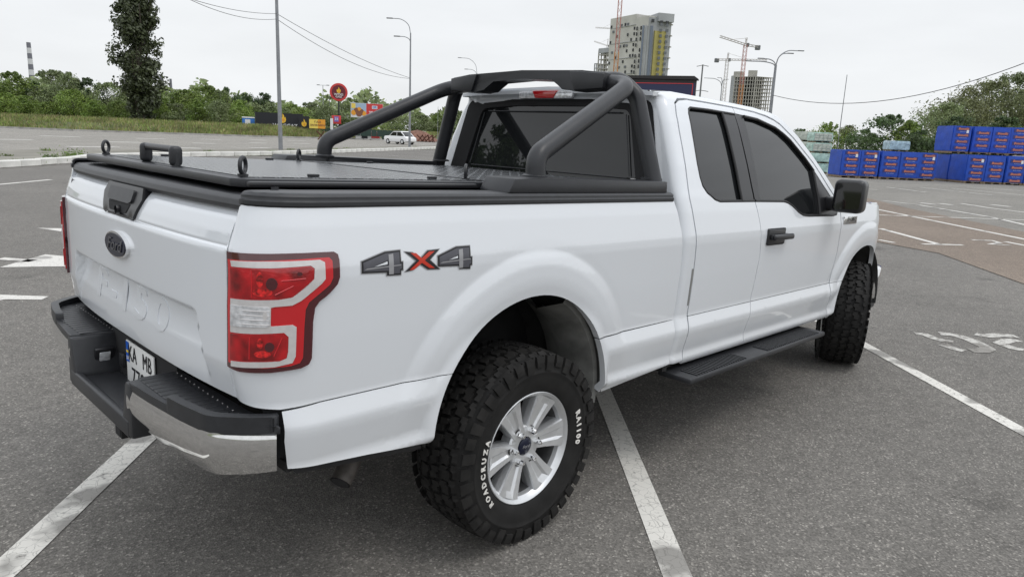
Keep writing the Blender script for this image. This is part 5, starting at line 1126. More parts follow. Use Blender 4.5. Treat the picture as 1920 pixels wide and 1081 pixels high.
def catenary(name, a, b, sag, r, label):
    a, b = Vector(a), Vector(b); pts = [a+(b-a)*(k/24)+Vector((0, 0, -sag*4*(k/24)*(1-k/24))) for k in range(25)]
    return tag(tube(name, pts, r, M['cable'], None, 6), label, 'cable')
def p3(px, py, dp): q = at(px, dp, py); return (q.x, q.y, hgt(px, py, dp))
a1 = p3(519, 26, 47.8); a2 = p3(519, 36, 47.8)
catenary('overhead_cable', a1, p3(768, 146, 70.9), .35, .016, 'upper sagging cable between the two grey poles')
catenary('overhead_cable', a2, p3(768, 147.5, 70.9), .75, .016, 'lower sagging cable between the two grey poles')
catenary('overhead_cable', p3(300, -22, 36), a1, .3, .014, 'upper cable entering from the top edge to the near pole')
catenary('overhead_cable', p3(300, -30, 34), a2, .5, .014, 'lower cable entering from the top edge to the near pole')
catenary('overhead_cable', p3(1447, 178, 76), p3(2100, 40, 50), 2.6, .03, 'long cable rising from the four armed post to the right edge')
# ---------------------------------------------------------------- chimneys
M['ch_w'] = mat('chimney_white_band', (.60, .60, .62), .8); M['ch_d'] = mat('chimney_dark_band', (.17, .17, .20), .8)
def chimney(px, py, dp, r, bands, label):
    p = at(px, dp, (py+hz(px))/2); H = hgt(px, py, dp); o = empty('chimney', (p.x, p.y, 0)); tag(o, label, 'chimney'); n = bands
    for k in range(n):
        z0, z1 = H*(.35+.65*k/n), H*(.35+.65*(k+1)/n); q0, q1 = r*(1.5-.6*z0/H), r*(1.5-.6*z1/H)
        tube('painted_band', [(0, 0, z0), (0, 0, z1)], q0, M['ch_d'] if (n-1-k) % 2 == 0 else M['ch_w'], o, 14, rf=lambda t, a=q0, b=q1: a+(b-a)*t)
    tube('shaft', [(0, 0, 0), (0, 0, H*.35)], r*1.5, M['ch_d'], o, 14)
chimney(60, 80, 1500, 4.2, 9, 'tall far chimney with dark and white bands at the left'); chimney(305, 142, 1600, 4.0, 1, 'grey far chimney just right of the poplar'); chimney(322, 148, 1900, 3.2, 1, 'thin distant chimney right of the grey one')
# ================================================================ SIGNS AND KIOSK ACROSS THE ROAD
M['navy'] = mat('black_fence_banner', (.012, .013, .018), .6); M['orange'] = mat('banner_orange', (.75, .33, .03), .6); M['yel'] = mat('banner_yellow', (.80, .62, .12), .6); M['flame'] = mat('flame_yellow', (.80, .50, .04), .5)
M['signred'] = mat('sign_red', (.55, .04, .04), .5); M['maroon'] = mat('sign_maroon', (.13, .012, .02), .5); M['signw'] = mat('sign_white', (.70, .70, .70), .5); M['violet'] = mat('sign_violet', (.18, .14, .45), .5); M['greenf'] = mat('dark_green_fence', (.02, .045, .035), .7)
M['photo'] = mat('billboard_photo', (.42, .40, .36), .6, noise=(.9, .7, 3)); M['brown'] = mat('brown_shape', (.22, .09, .05), .6); M['skyb'] = mat('billboard_blue', (.35, .47, .60), .6); M['tblue'] = mat('cabin_blue', (.03, .16, .50), .5); M['rust'] = mat('rusty_steel', (.10, .035, .02), .8)
FRM = lambda px, dp: (at(px, dp), YAW-math.pi/2)      # faces the camera: local x to the right, y away
def facing(name, px, dp, z=0, turn=0, py=None): p = at(px, dp, py); return empty(name, (p.x, p.y, z), (0, 0, YAW-math.pi/2-(math.atan2(px-960, FPX))*1.0+turn))
FLAME = [(0, -.5), (-.28, -.32), (-.34, .0), (-.18, .22), (-.16, .05), (-.05, .14), (-.02, .55), (.16, .25), (.12, .08), (.26, .18), (.34, -.10), (.24, -.38)]
def flame(par, x, z, s, y=-.06): prism('flame_logo', [(x+a*s, z+b*s) for a, b in FLAME], 'y', y-.01, y, M['flame'], par); prism('flame_logo', [(x+s*.05+a*s*.45, z-s*.12+b*s*.45) for a, b in FLAME], 'y', y-.02, y-.012, M['orange'], par)
def ft(par, t, s, x, z, m, y=-.05, sx=1, bold=0): text_obj('sign_lettering', t, s, m, par, Matrix(((1, 0, 0, x), (0, 0, 1, y), (0, 1, 0, z), (0, 0, 0, 1))) if False else Matrix(((1, 0, 0, x), (0, 0, -1, y), (0, 1, 0, z), (0, 0, 0, 1))), .01, 0, 'CENTER', sx, None, 1, bold)
DF = 118; sc_ = DF/FPX
fz = lambda px, py: hgt(px, py, DF)
bn = facing('fence_banner', 524, DF); w2 = 39*sc_*1.06; box('banner_sheet', -w2, w2, -.04, .04, fz(524, 240), fz(524, 212), M['navy'], bn); tag(bn, 'long black fence banner with an orange flame logo and white word', 'banner')
flame(bn, .55, fz(524, 222), 1.5); ft(bn, 'WOGGAZ', .75, .9, fz(524, 235.5), M['signw'], -.06, 1.1, .02)
for x in (-w2, 0, w2): tube('banner_post', [(x, .08, 1.0), (x, .08, fz(524, 211))], .05, M['galvd'], bn, 6)
bn2 = facing('fence_banner', 572, DF); box('banner_sheet', -.95, .65, -.04, .04, fz(572, 243), fz(572, 218), M['navy'], bn2); flame(bn2, -.15, fz(572, 231), 1.2); tag(bn2, 'small square black banner with a flame beside the yellow one', 'banner')
bn3 = facing('fence_banner', 595, DF-1); box('banner_sheet', -1.25, 1.25, -.04, .04, fz(595, 241), fz(595, 224), M['yel'], bn3); box('orange_half', .1, 1.25, -.05, -.042, fz(595, 241), fz(595, 224), M['orange'], bn3); tag(bn3, 'yellow and orange banner with dark writing on the green fence', 'banner')
ft(bn3, 'ГАЗ', .42, .05, fz(595, 229), M['brown'], -.06, 1.3, .01); ft(bn3, 'ЗАПРАВКА', .36, .05, fz(595, 235), M['brown'], -.06, 1.2, .01)
fn = facing('fence', 600, DF+1.0); tag(fn, 'low dark green mesh fence below the banners across the road', 'fence')
for k in range(24): box('fence_panel', -7+k*.9, -7+k*.9+.86, -.03, .03, fz(600, 252), fz(600, 239), M['greenf'], fn)
fn2 = facing('fence', 737, DF+8); tag(fn2, 'short dark green fence behind the white car', 'fence')
for k in range(4): box('fence_panel', -1.9+k*.95, -1.9+k*.95+.92, -.03, .03, .1, hgt(737, 247, DF+8), M['greenf'], fn2)
cb_ = facing('portable_cabin', 466, DF); box('cabin_body', -.95, .95, -.8, .8, fz(466, 236), fz(466, 222), M['tblue'], cb_, .05); box('cabin_roof', -1.0, 1.0, -.85, .85, fz(466, 222), fz(466, 219.5), M['signw'], cb_, .12, 3); tag(cb_, 'small bright blue cabin with a white roof left of the black banner', 'cabin')
box('door_panel', -.5, .3, -.83, -.80, fz(466, 235), fz(466, 224), M['signw'], cb_)
rl = facing('low_wall', 460, DF-.5); box('wall_body', -1.6, 2.6, -.1, .1, 1.0, fz(466, 233), M['navy'], rl); tag(rl, 'low black wall in front of the blue cabin', 'wall')
RS = facing('round_sign', 635, DF+4, py=173); zc = hgt(635, 173, DF+4); tag(RS, 'round dark red sign with a flame logo on a tall black post', 'sign')
lathe('sign_rim', [(0, -.12), (1.42, -.12), (1.46, -.05), (1.46, .12), (0, .12)], 40, M['signred'], RS, 35, (0, 0, zc)); lathe('sign_disc', [(0, -.135), (1.12, -.135), (1.12, -.12)], 40, M['maroon'], RS, 35, (0, 0, zc))
flame(RS, 0, zc+.30, 1.0, -.15); ft(RS, 'WOG', .48, 0, zc-.38, M['signw'], -.15, 1.2, .01); ft(RS, 'GAZ', .42, 0, zc-.76, M['signw'], -.15, 1.2, .01)
tube('sign_post', [(0, .05, .2), (0, .05, zc-1.4)], .12, M['navy'], RS, 10)
ps = facing('price_sign', 631, DF+3); box('sign_box', -.75, .75, -.12, .12, hgt(631, 232, DF), hgt(631, 216, DF), M['signred'], ps, .03); box('screen', -.35, .35, -.14, -.121, hgt(631, 228, DF), hgt(631, 218, DF), M['violet'], ps); ft(ps, '23', .5, 0, hgt(631, 223, DF), M['signw'], -.15, 1.1, .01); tag(ps, 'red price sign with a violet display under the round sign', 'sign')
for x in (-.6, .6): tube('leg', [(x, 0, .2), (x, 0, hgt(631, 212, DF))], .07, M['navy'], ps, 6)
wt = facing('white_panel', 622, DF-1); box('panel_sheet', -.22, .22, -.03, .03, fz(622, 243), fz(622, 222), M['signw'], wt, mtx=Matrix.Rotation(-.18, 4, 'Y') if False else None); tag(wt, 'narrow white panel leaning at the left of the price sign', 'panel')
DB = 125; bb = facing('billboard', 688, DB, py=207); tag(bb, 'large billboard with a family photo on its left and a red half on its right', 'billboard'); hb_ = lambda py: hgt(688, py, DB); wb = 2.72
box('board', -wb, wb, -.1, .1, hb_(221), hb_(194), M['signw'], bb); box('photo_half', -wb+.05, -.1, -.14, -.101, hb_(216), hb_(194.5), M['skyb'], bb); box('red_half', -.1, wb-.05, -.14, -.101, hb_(216), hb_(194.5), M['signred'], bb)
for i, (x, z, r) in enumerate(((-2.2, 212, .45), (-1.7, 209, .55), (-1.3, 206, .38), (-1.0, 211, .55), (-.5, 213, .4), (-1.3, 214, .5))): lathe('painted_figure', [(0, -.155), (r, -.15), (r, -.141)], 14, M['brown' if i % 2 else 'orange'], bb, 35, (x, 0, hb_(z)))
box('painted_wheat', -2.6, -1.9, -.15, -.141, hb_(204), hb_(195), M['yel'], bb); box('logo_plate', .85, 1.75, -.16, -.141, hb_(204), hb_(198), M['signw'], bb); ft(bb, 'GR', .5, 1.3, hb_(201), M['tblue'], -.17, 1.1, .01); ft(bb, '25  50', .55, 1.2, hb_(211), M['signw'], -.15, 1.2, .02)
for x in (-.6, .6): tube('billboard_post', [(x, .15, 0), (x, .15, hb_(220))], .14, M['navy'], bb, 8)
ks_ = facing('kiosk', 703, DF+5); box('kiosk_body', -3.2, .9, -.8, .8, .1, hgt(703, 246, DF+5), M['signw'], ks_); box('red_poster', -.6, .8, -.86, -.81, .3, hgt(703, 248, DF+5), M['signred'], ks_); box('doorway', -2.2, -1.2, -.84, -.81, .2, 2.0, M['navy'], ks_); tag(ks_, 'low white kiosk with a red poster left of the white car', 'kiosk')
ft(ks_, 'SALE', .5, .1, 1.2, M['signw'], -.88, 1, .01)
# soil mound and steel hedgehogs
R = random.Random(3); q = at(782, 128); vs = [(0, 0, 1.9)]; fs = []
for ring, (r, h) in enumerate(((1.6, 1.4), (3.2, .6), (4.8, 0))):
    for k in range(16): a = k*math.pi/8; vs.append((r*math.cos(a)*(1+R.uniform(-.12, .12)), r*.8*math.sin(a), h*(1+R.uniform(-.15, .15))))
for k in range(16): fs.append((0, 1+k, 1+(k+1) % 16))
for ring in range(2):
    for k in range(16): a, b = 1+ring*16+k, 1+ring*16+(k+1) % 16; fs.append((a, a+16, b+16, b))
tag(mesh_obj('soil_mound', vs, fs, mat('red_brown_soil', (.17, .085, .06), .95, noise=(1.5, .4, 8)), None, True, loc=(q.x, q.y, .1)), 'red brown heap of soil behind the white car', 'soil heap')
def hedgehog(px, dp, s, label, rz=0, group=None):
    q = at(px, dp); o = empty('steel_hedgehog', (q.x, q.y, 0), (0, 0, rz)); tag(o, label, 'barrier', group)
    for d in ((1, .2, 1), (-1, .3, 1), (.1, -1, .9)):
        v = Vector(d).normalized()*s; tube('beam', [tuple(-v+Vector((0, 0, s*.72))), tuple(v+Vector((0, 0, s*.72)))], .09, M['rust'], o, 4)
for k, w_ in enumerate(('first rusty steel hedgehog right of the soil heap', 'second rusty steel hedgehog right of the soil heap', 'third rusty steel hedgehog right of the soil heap', 'last rusty steel hedgehog of the row right of the soil heap')): hedgehog(788+8*k, 122, .85, w_, .4*k, 'steel hedgehogs beside the soil heap')
hedgehog(602, 102, .85, 'single rusty steel hedgehog at the foot of the banners')
# ---------------------------------------------------------------- far white car
M['carw'] = mat('white_car_paint', (.78, .78, .78), .25, 0, 1)
def far_car(px, dp):
    o = facing('parked_car', px, dp, 0, 0); o.rotation_euler.z += math.radians(-48); tag(o, 'small white car parked far across the road beside the second lamp post', 'car')
    prof = [(-2.1, .35), (-2.15, .75), (-2.0, .98), (-1.2, 1.05), (1.75, 1.02), (2.15, .85), (2.2, .40), (1.9, .28), (-1.9, .28)]
    prism('body', prof, 'y', -.86, .86, M['carw'], o, .08, 3)
    cab = [(-1.15, 1.0), (-.45, 1.52), (1.0, 1.56), (1.75, 1.03)]
    prism('cabin', cab, 'y', -.74, .74, M['glass'], o, .08, 3); prism('cabin_roof', [(-.50, 1.50), (-.42, 1.60), (1.0, 1.64), (1.15, 1.52)], 'y', -.70, .70, M['carw'], o, .04, 2); [tube('roof_pillar', [(1.70, y, 1.02), (.98, y*.95, 1.58)], .06, M['carw'], o, 6) for y in (.74, -.74)]; [tube('roof_pillar', [(-1.18, y, 1.02), (-.46, y*.95, 1.56)], .035, M['carw'], o, 6) for y in (.74, -.74)]; [tube('roof_pillar', [(.25, y, 1.02), (.25, y*.95, 1.56)], .05, M['carw'], o, 6) for y in (.745, -.745)]
    gl = [(-1.02, 1.06), (-.44, 1.46), (.95, 1.48), (1.5, 1.07)]
    for s in (1, -1): prism('side_window', gl, 'y', .742*s, .752*s, M['glass'], o)
    bm = bmesh.new(); vs = [bm.verts.new(v) for v in ((-1.19, -.66, 1.04), (-1.19, .66, 1.04), (-.54, .60, 1.50), (-.54, -.60, 1.50))]; bm.faces.new(vs); bmesh.ops.translate(bm, verts=vs, vec=(-.04, 0, .02)); bm_obj('windscreen', bm, M['glass'], o)
    box('grille', -2.19, -2.13, -.45, .45, .52, .78, M['ink'], o); box('lower_grille', -2.19, -2.13, -.6, .6, .32, .45, M['ink'], o)
    for s in (1, -1):
        box('headlight', -2.16, -2.0, s*.50, s*.80, .70, .84, M['clear'], o, .03)
        for x in (-1.35, 1.35):
            w_ = lathe('wheel', [(0, -.10), (.22, -.10), (.33, -.09), (.34, 0), (.33, .09), (0, .10)], 18, M['rubber'], o, 40, (x, s*.78, .34)); lathe('rim', [(0, -.11), (.20, -.105)], 12, M['alloy'], w_, 40)
            if s < 0: pass
far_car(750, 92.4)
# ================================================================ TOWER BLOCKS AND CRANES
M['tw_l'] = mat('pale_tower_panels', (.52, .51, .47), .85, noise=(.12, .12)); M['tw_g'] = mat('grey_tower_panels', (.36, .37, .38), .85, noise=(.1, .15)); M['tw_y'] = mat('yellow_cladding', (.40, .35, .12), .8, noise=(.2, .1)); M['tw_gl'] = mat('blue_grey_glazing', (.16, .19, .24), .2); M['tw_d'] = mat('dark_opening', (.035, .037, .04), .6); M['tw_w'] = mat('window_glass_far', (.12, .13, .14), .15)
M['conc'] = mat('raw_concrete_frame', (.40, .385, .35), .9, noise=(.15, .12)); M['cr_o'] = mat('crane_orange', (.52, .22, .07), .7); M['cr_w'] = mat('crane_white', (.55, .52, .50), .7); M['cr_r'] = mat('crane_pale_red', (.45, .20, .17), .7)
UNITW = {}
def pane(mkey, w, h, d=.3):
    k = (mkey, round(w, 2), round(h, 2))
    if k not in UNITW:
        bm = bmesh.new(); add_box(bm, -w/2, w/2, -d, .06, -h/2, h/2); bmesh.ops.recalc_face_normals(bm, faces=bm.faces); me = bpy.data.meshes.new('window'); bm.to_mesh(me); bm.free(); me.materials.append(M[mkey]); UNITW[k] = me
    return UNITW[k]
def wall_seg(par, a, b, z0, z1, thick, m, name='wall'):
    """upright slab from plan point a to b (world xy), outer face on the line, thickness away from the camera"""
    a, b = Vector(a), Vector(b); t = (b-a).normalized(); n = Vector((-t.y, t.x)); c = (a+b)/2
    if n.dot(c-Vector(CP[:2])) < 0: n = -n
    P = [a, b, b+n*thick, a+n*thick]; bm = bmesh.new(); add_prism(bm, [tuple(p) for p in P], 'z', z0, z1); return bm_obj(name, bm, m, par)
def windows(par, a, b, cols, z0, fh_, nf, w, h, mk, off=0, skip=lambda c, f: False):
    a, b = Vector(a), Vector(b); t = (b-a).normalized(); n = Vector((t.y, -t.x))
    if n.dot(a-Vector(CP[:2])) > 0: n = -n
    L = (b-a).length; ang = math.atan2(t.y, t.x)
    for c in cols:
        for f in range(nf):
            if skip(c, f): continue
            o = link(bpy.data.objects.new('window', pane(mk, w, h)), par); p = a+t*(L*c)+n*(.12+off); o.location = (p.x, p.y, z0+fh_*f); o.rotation_euler = (0, 0, ang if n.dot(Vector((math.cos(ang-math.pi/2), math.sin(ang-math.pi/2)))) > 0 else ang+math.pi)
PYR = [85]
xy = lambda px, dp: tuple(at(px, dp, PYR[0]))[:2]
D1 = 400; t1 = empty('tower_block'); tag(t1, 'tall unfinished apartment tower with a yellow strip above the roll bar', 'tower block'); TH1 = lambda py, dp=D1, px=1200: hgt(px, py, dp)
pA, pB, pC, pD = xy(1142, 432), xy(1190, 412), xy(1213, 400), xy(1256, 404)
A2, A3 = xy(1190, 409), xy(1213, 400)
wall_seg(t1, pA, pB, 0, hgt(1165, 32, 424), 14, M['tw_l']); wall_seg(t1, A2, A3, 0, hgt(1205, 31, 404), 14, M['tw_l']); wall_seg(t1, pC, pD, 0, hgt(1235, 33, D1), 14, M['tw_g'])
wall_seg(t1, xy(1231, 400.5), xy(1260, 403), hgt(1245, 40, D1), hgt(1245, 24, D1), 15, M['tw_g'], 'roof_block')
yz = hgt(1240, 58, D1)
wall_seg(t1, xy(1226, 400.2), xy(1233, 400.8), 0, yz, 1, M['tw_y'], 'yellow_panel'); wall_seg(t1, xy(1239, 401), xy(1247, 401.8), 0, yz, 1, M['tw_y'], 'yellow_panel'); wall_seg(t1, xy(1233, 400.9), xy(1239, 401.0), 0, yz, .6, M['tw_y'], 'yellow_panel')
for a, b, mm in ((1202, 1205.5, 'tw_gl'), (1207, 1212, 'tw_g'), (1217, 1222, 'tw_gl')): wall_seg(t1, xy(a, 400), xy(b, 399.6), 0, hgt(1210, 48, D1), .8, M[mm], 'glazing_strip')
zt = hgt(1235, 46, D1)
windows(t1, xy(1226, 399.4), xy(1256, 402.4), (.35, .73), zt-28*2.85-.0, 2.85, 29, 1.5, 1.5, 'tw_w')
windows(t1, xy(1213, 399), xy(1256, 402.2), (.17,), hgt(1235, 40, D1), 2.85, 1, 1.6, 1.7, 'tw_d'); windows(t1, xy(1213, 399), xy(1256, 402.2), (.55, .80), hgt(1235, 41.5, D1), 2.85, 1, 1.6, 1.7, 'tw_d')
windows(t1, xy(1190, 408), xy(1213, 399), (.12, .45), hgt(1205, 40, D1)-27*2.85, 2.85, 27, .8, 1.9, 'tw_d', 0, lambda c, f: (f*7+int(c*10)) % 5 == 0)
windows(t1, pA, pB, (.06, .30, .60, .72, .86, .96), hgt(1165, 46, 420)-25*2.85, 2.85, 26, 1.0, 1.5, 'tw_d', 0, lambda c, f: (f*5+int(c*37)) % 7 > (4 if c > .9 else 1))
windows(t1, pA, pB, (.15, .45, .70), hgt(1165, 46, 420)-25*2.85, 2.85, 26, 1.6, 1.2, 'tw_w', 0, lambda c, f: (f*3+int(c*31)) % 4 > 0)
for f in range(0, 8): wall_seg(t1, xy(1143, 431.4), xy(1189, 411.5), hgt(1165, 50, 420)-f*8.55, hgt(1165, 50, 420)-f*8.55+.25, .3, M['tw_g'], 'floor_band')
for f in range(0, 14): wall_seg(t1, xy(1256.5, 403), xy(1259, 405), hgt(1256, 45, D1)-f*5.7, hgt(1256, 45, D1)-f*5.7+.5, 3, M['conc'], 'balcony_slab')
def frame_tower(name, corners, dp0, top, fh_, nf, ncols, label, m, roofs=()):
    o = empty(name); tag(o, label, 'tower block')
    for (a, b, n_) in corners:
        A, B = Vector(a), Vector(b); L = (B-A).length; t = (B-A).normalized(); n = Vector((-t.y, t.x)); n = n if n.dot(A-Vector(CP[:2])) > 0 else -n
        for f in range(nf+1): wall_seg(o, a, b, top-fh_*f-.45, top-fh_*f, 12, m, 'floor_slab')
        for k in range(n_+1):
            p = A+t*(L*k/n_); q0 = p-t*.3; q1 = p+t*.3; wall_seg(o, q0+n*.1, q1+n*.1, 0, top-.1, .6, m, 'column')
            if k % 2 == 0: q = p+n*6; wall_seg(o, q-t*.3, q+t*.3, 0, top-.1, .6, m, 'column')
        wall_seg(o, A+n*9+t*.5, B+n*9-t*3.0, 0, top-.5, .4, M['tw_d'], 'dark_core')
    return o
PYR[0] = 175
t2 = frame_tower('unfinished_tower', ((xy(1375, 610), xy(1414, 600), 8), (xy(1414, 600), xy(1447, 606), 8)), 600, hgt(1414, 143, 600), 3.0, 20, 8, 'bare concrete frame tower under construction behind two cranes', M['conc'])
wall_seg(t2, xy(1368, 622), xy(1375, 611), 0, hgt(1370, 140, 610), 6, M['tw_g'], 'side_wall'); wall_seg(t2, xy(1372, 612), xy(1388, 608), hgt(1380, 143, 606), hgt(1380, 133, 606), 5, M['conc'], 'roof_block'); wall_seg(t2, xy(1399, 605), xy(1416, 603), hgt(1400, 143, 606), hgt(1400, 132, 606), 5, M['conc'], 'roof_block')
PYR[0] = 115
t3 = frame_tower('unfinished_tower', ((xy(1121, 470), xy(1142, 462), 4),), 460, hgt(1130, 92, 465), 2.9, 22, 4, 'narrow grey frame tower beside the tall apartment tower', M['conc'])
wall_seg(t3, xy(1121, 469), xy(1140, 462), hgt(1130, 99, 465), hgt(1130, 90, 465), 8, M['tw_g'], 'roof_block')
PYR[0] = 130
t4 = frame_tower('unfinished_tower', ((xy(1114, 520), xy(1121, 518), 2),), 520, hgt(1117, 119, 520), 3.0, 16, 2, 'small low frame building at the left end of the towers', M['tw_g'])
def crane(px, dp, py_top, jib_l, jib_r, py_low, mats, label, tilt=0, r=1.0, mast_to=0):
    q = at(px, dp, max(py_top, 60)); H = hgt(px, py_top, dp); o = empty('tower_crane', (q.x, q.y, 0), (0, 0, YAW-math.pi/2)); tag(o, label, 'crane')
    def lattice(nm, a, b, hw, m, step):
        bm = bmesh.new(); a, b = Vector(a), Vector(b); t = (b-a).normalized(); u = Vector((0, 1, 0)); v = t.cross(u).normalized(); L = (b-a).length; n = max(1, int(L/step)); C_ = [u*hw+v*hw, -u*hw+v*hw, -u*hw-v*hw, u*hw-v*hw]
        for c in C_: add_tube(bm, [a+c, b+c], .13*r, 4)
        for k in range(n):
            for j in range(4): add_tube(bm, [a+t*(L*k/n)+C_[j], a+t*(L*(k+1)/n)+C_[(j+1) % 4]], .08*r, 3)
        return bm_obj(nm, bm, m, o)
    zs = H*mast_to if mast_to else 0
    lattice('mast', (0, 0, 0), (0, 0, H*.62), 1.0*r, mats[0], 3); lattice('upper_mast', (0, 0, H*.62), (0, 0, H), .9*r, mats[1], 3)
    if jib_l:
        k = dp/FPX; zl, zr = H+(py_top-jib_l[1])*k, H+(py_top-jib_r[1])*k
        lattice('jib', (0, 0, H), ((jib_l[0]-px)*k, 2, zl), .5*r, mats[2], 2.5); lattice('counter_jib', (0, 0, H), ((jib_r[0]-px)*k, -1, zr), .5*r, mats[2], 2.5)
        lattice('apex', (0, 0, H), (.3, 0, H+12*k), .35*r, mats[2], 2); tube('stay', [(0, 0, H+11*k), ((jib_l[0]-px)*k*.6, 1.2, H+(zl-H)*.6)], .1*r, mats[2], o, 4)
        cw = jib_l if len(jib_l) > 2 else jib_r; bm = bmesh.new(); add_box(bm, (cw[0]-px)*k-1.8, (cw[0]-px)*k+1.8, -1.2, 1.2, H+(py_top-cw[1])*k-2.2, H+(py_top-cw[1])*k+1.2, .3, 1); bm_obj('counterweight', bm, M['galvd'], o)
        bm = bmesh.new(); add_box(bm, .8, 2.6, -1, 1, H-1.5, H+1.2, .2, 1); bm_obj('cabin', bm, M['galvd'], o)
    return o
crane(1159, 392, -12, None, None, 0, (M['cr_o'], M['cr_r'], M['cr_w']), 'orange and pale red crane mast in front of the tall tower')
crane(1398, 560, 84, (1352, 71), (1420, 87), 0, (M['cr_o'], M['cr_r'], M['cr_w']), 'higher crane with an orange mast standing before the bare frame tower', r=1.3)
crane(1364, 640, 112, (1436, 110), (1345, 113), 0, (M['cr_w'], M['cr_w'], M['cr_w']), 'lower pale crane left of the bare frame tower', r=1.3)
crane(1150, 900, 54, (1118, 53), (1156, 54), 0, (M['cr_w'], M['cr_w'], M['cr_w']), 'faint upper crane jib left of the tall tower'); crane(1139, 950, 86, (1115, 79), (1146, 88), 0, (M['cr_w'], M['cr_w'], M['cr_w']), 'faint lower crane jib left of the tall tower')
# dark billboard behind the roof
DK = 42; nb = facing('billboard', 1236, DK, 0, math.radians(-6), 150); tag(nb, 'dark navy billboard with a thin red outline just behind the truck roof', 'billboard'); hk = lambda py: hgt(1238, py, DK); M['navy2'] = mat('navy_sheet', (.02, .025, .075), .5); M['tar'] = mat('black_board_edge', (.02, .018, .018), .6)
kw = 2.06
box('board', -kw, kw, 0, .5, hk(230), hk(147), M['tar'], nb, .03); prism('board_cap', [(-kw-.1, hk(148)), (-kw, hk(142.5)), (kw-.12, hk(142)), (kw+.10, hk(147)), (kw+.10, hk(149))], 'y', -.12, .6, M['tar'], nb)
box('sheet', -kw+.02, kw-.04, -.02, -.003, hk(228), hk(150), M['navy2'], nb); box('grey_band', -kw+.02, kw-.04, -.03, -.021, hk(155), hk(149.5), M['tar'], nb)
for a, b, c, d in ((-kw+.3, kw-.15, 157, 155.6), ): box('red_line', a, b, -.04, -.031, hk(c), hk(d), M['signred'], nb)
box('red_line', kw-.19, kw-.15, -.04, -.031, hk(228), hk(156), M['signred'], nb); box('red_line', -kw+.3, -kw+.34, -.04, -.031, hk(228), hk(156), M['signred'], nb)
for x in (-1.2, 1.2): tube('post', [(x, .25, 0), (x, .25, hk(229))], .12, M['galvd'], nb, 8)
# ================================================================ PALLETS
M['film'] = mat('blue_shrink_film', (.006, .062, .42), .45, 0, .1, noise=(2.5, .18, 5), bump=(7, .35, .03)); M['film_d'] = mat('dark_print_strip', (.03, .03, .16), .35, 0, .3); M['print_o'] = mat('orange_print', (.50, .17, .11), .5); M['print_w'] = mat('white_print', (.55, .58, .70), .4); M['label'] = mat('white_label', (.75, .75, .77), .5)
M['wood'] = mat('pallet_wood', (.22, .16, .10), .85, noise=(6, .3)); M['gfilm'] = mat('green_tinted_film', (.42, .60, .53), .3, 0, .6, noise=(3, .35, 8), bump=(10, .7, .05)); M['gblock'] = mat('grey_green_blocks', (.45, .48, .42), .7, noise=(5, .3)); M['cfilm'] = mat('pale_blue_film', (.38, .52, .60), .25, 0, .6, noise=(4, .4, 8), bump=(9, .7, .05)); M['cblue'] = mat('cyan_film', (.10, .38, .58), .3, 0, .5, noise=(3, .2))
# film block: slightly bulged box
def film_mesh(name, w, d, h, m, seed, bulge=.02, n=7):
    R = random.Random(seed); bm = bmesh.new(); bmesh.ops.create_grid
    add_box(bm, -w/2, w/2, 0, d, 0, h); bmesh.ops.subdivide_edges(bm, edges=bm.edges[:], cuts=n, use_grid_fill=True)
    for v in bm.verts:
        x, y, z = v.co.x/(w/2), (v.co.y-d/2)/(d/2), (v.co.z-h/2)/(h/2)
        k = bulge*(1-min(1, abs(z))**4); v.co.x += x*k*.6; v.co.y += y*k*.6; v.co += Vector((R.uniform(-1, 1), R.uniform(-1, 1), R.uniform(-.6, .6)))*.007
    bmesh.ops.recalc_face_normals(bm, faces=bm.faces); bmesh.ops.bevel(bm, geom=[e for e in bm.edges if len(e.link_faces) == 2 and e.calc_face_angle(0) > .9], offset=.03, segments=2, affect='EDGES')
    me = bpy.data.meshes.new(name); bm.to_mesh(me); bm.free(); me.materials.append(m); me.polygons.foreach_set('use_smooth', [True]*len(me.polygons)); me.set_sharp_from_angle(angle=math.radians(60)); return me
PWI, PH_ = 1.0, 1.50
FM = [film_mesh('film_wrap', PWI-.03, 1.45, PH_, M['film'], s) for s in (1, 2, 3)]
tmp = empty('tmp_parent'); t_a = text_obj('print', 'Bonolit', .155, M['print_o'], tmp, Matrix(((1, 0, 0, 0), (0, 0, -1, 0), (0, 1, 0, 0), (0, 0, 0, 1))), .002, .15, 'CENTER', 1.15, None, 1, .012); t_b = text_obj('print', 'Bonolit company', .052, M['print_w'], tmp, Matrix(((1, 0, 0, 0), (0, 0, -1, 0), (0, 1, 0, 0), (0, 0, 0, 1))), .002, 0, 'CENTER', 1.15)
TA, TB = t_a.data, t_b.data; bpy.data.objects.remove(t_a); bpy.data.objects.remove(t_b); bpy.data.objects.remove(tmp)
bmx = bmesh.new(); add_box(bmx, -.36, .36, -.004, 0, -.095, .095); bmesh.ops.recalc_face_normals(bmx, faces=bmx.faces); SD = bpy.data.meshes.new('print_strip'); bmx.to_mesh(SD); bmx.free(); SD.materials.append(M['film_d'])
bmx = bmesh.new()
for x in (-.42, 0, .42):
    add_box(bmx, x-.06, x+.06, .02, 1.4, .02, .10)
add_box(bmx, -.48, .48, .0, 1.44, .10, .13); bmesh.ops.recalc_face_normals(bmx, faces=bmx.faces); PLM = bpy.data.meshes.new('pallet'); bmx.to_mesh(PLM); bmx.free(); PLM.materials.append(M['wood'])
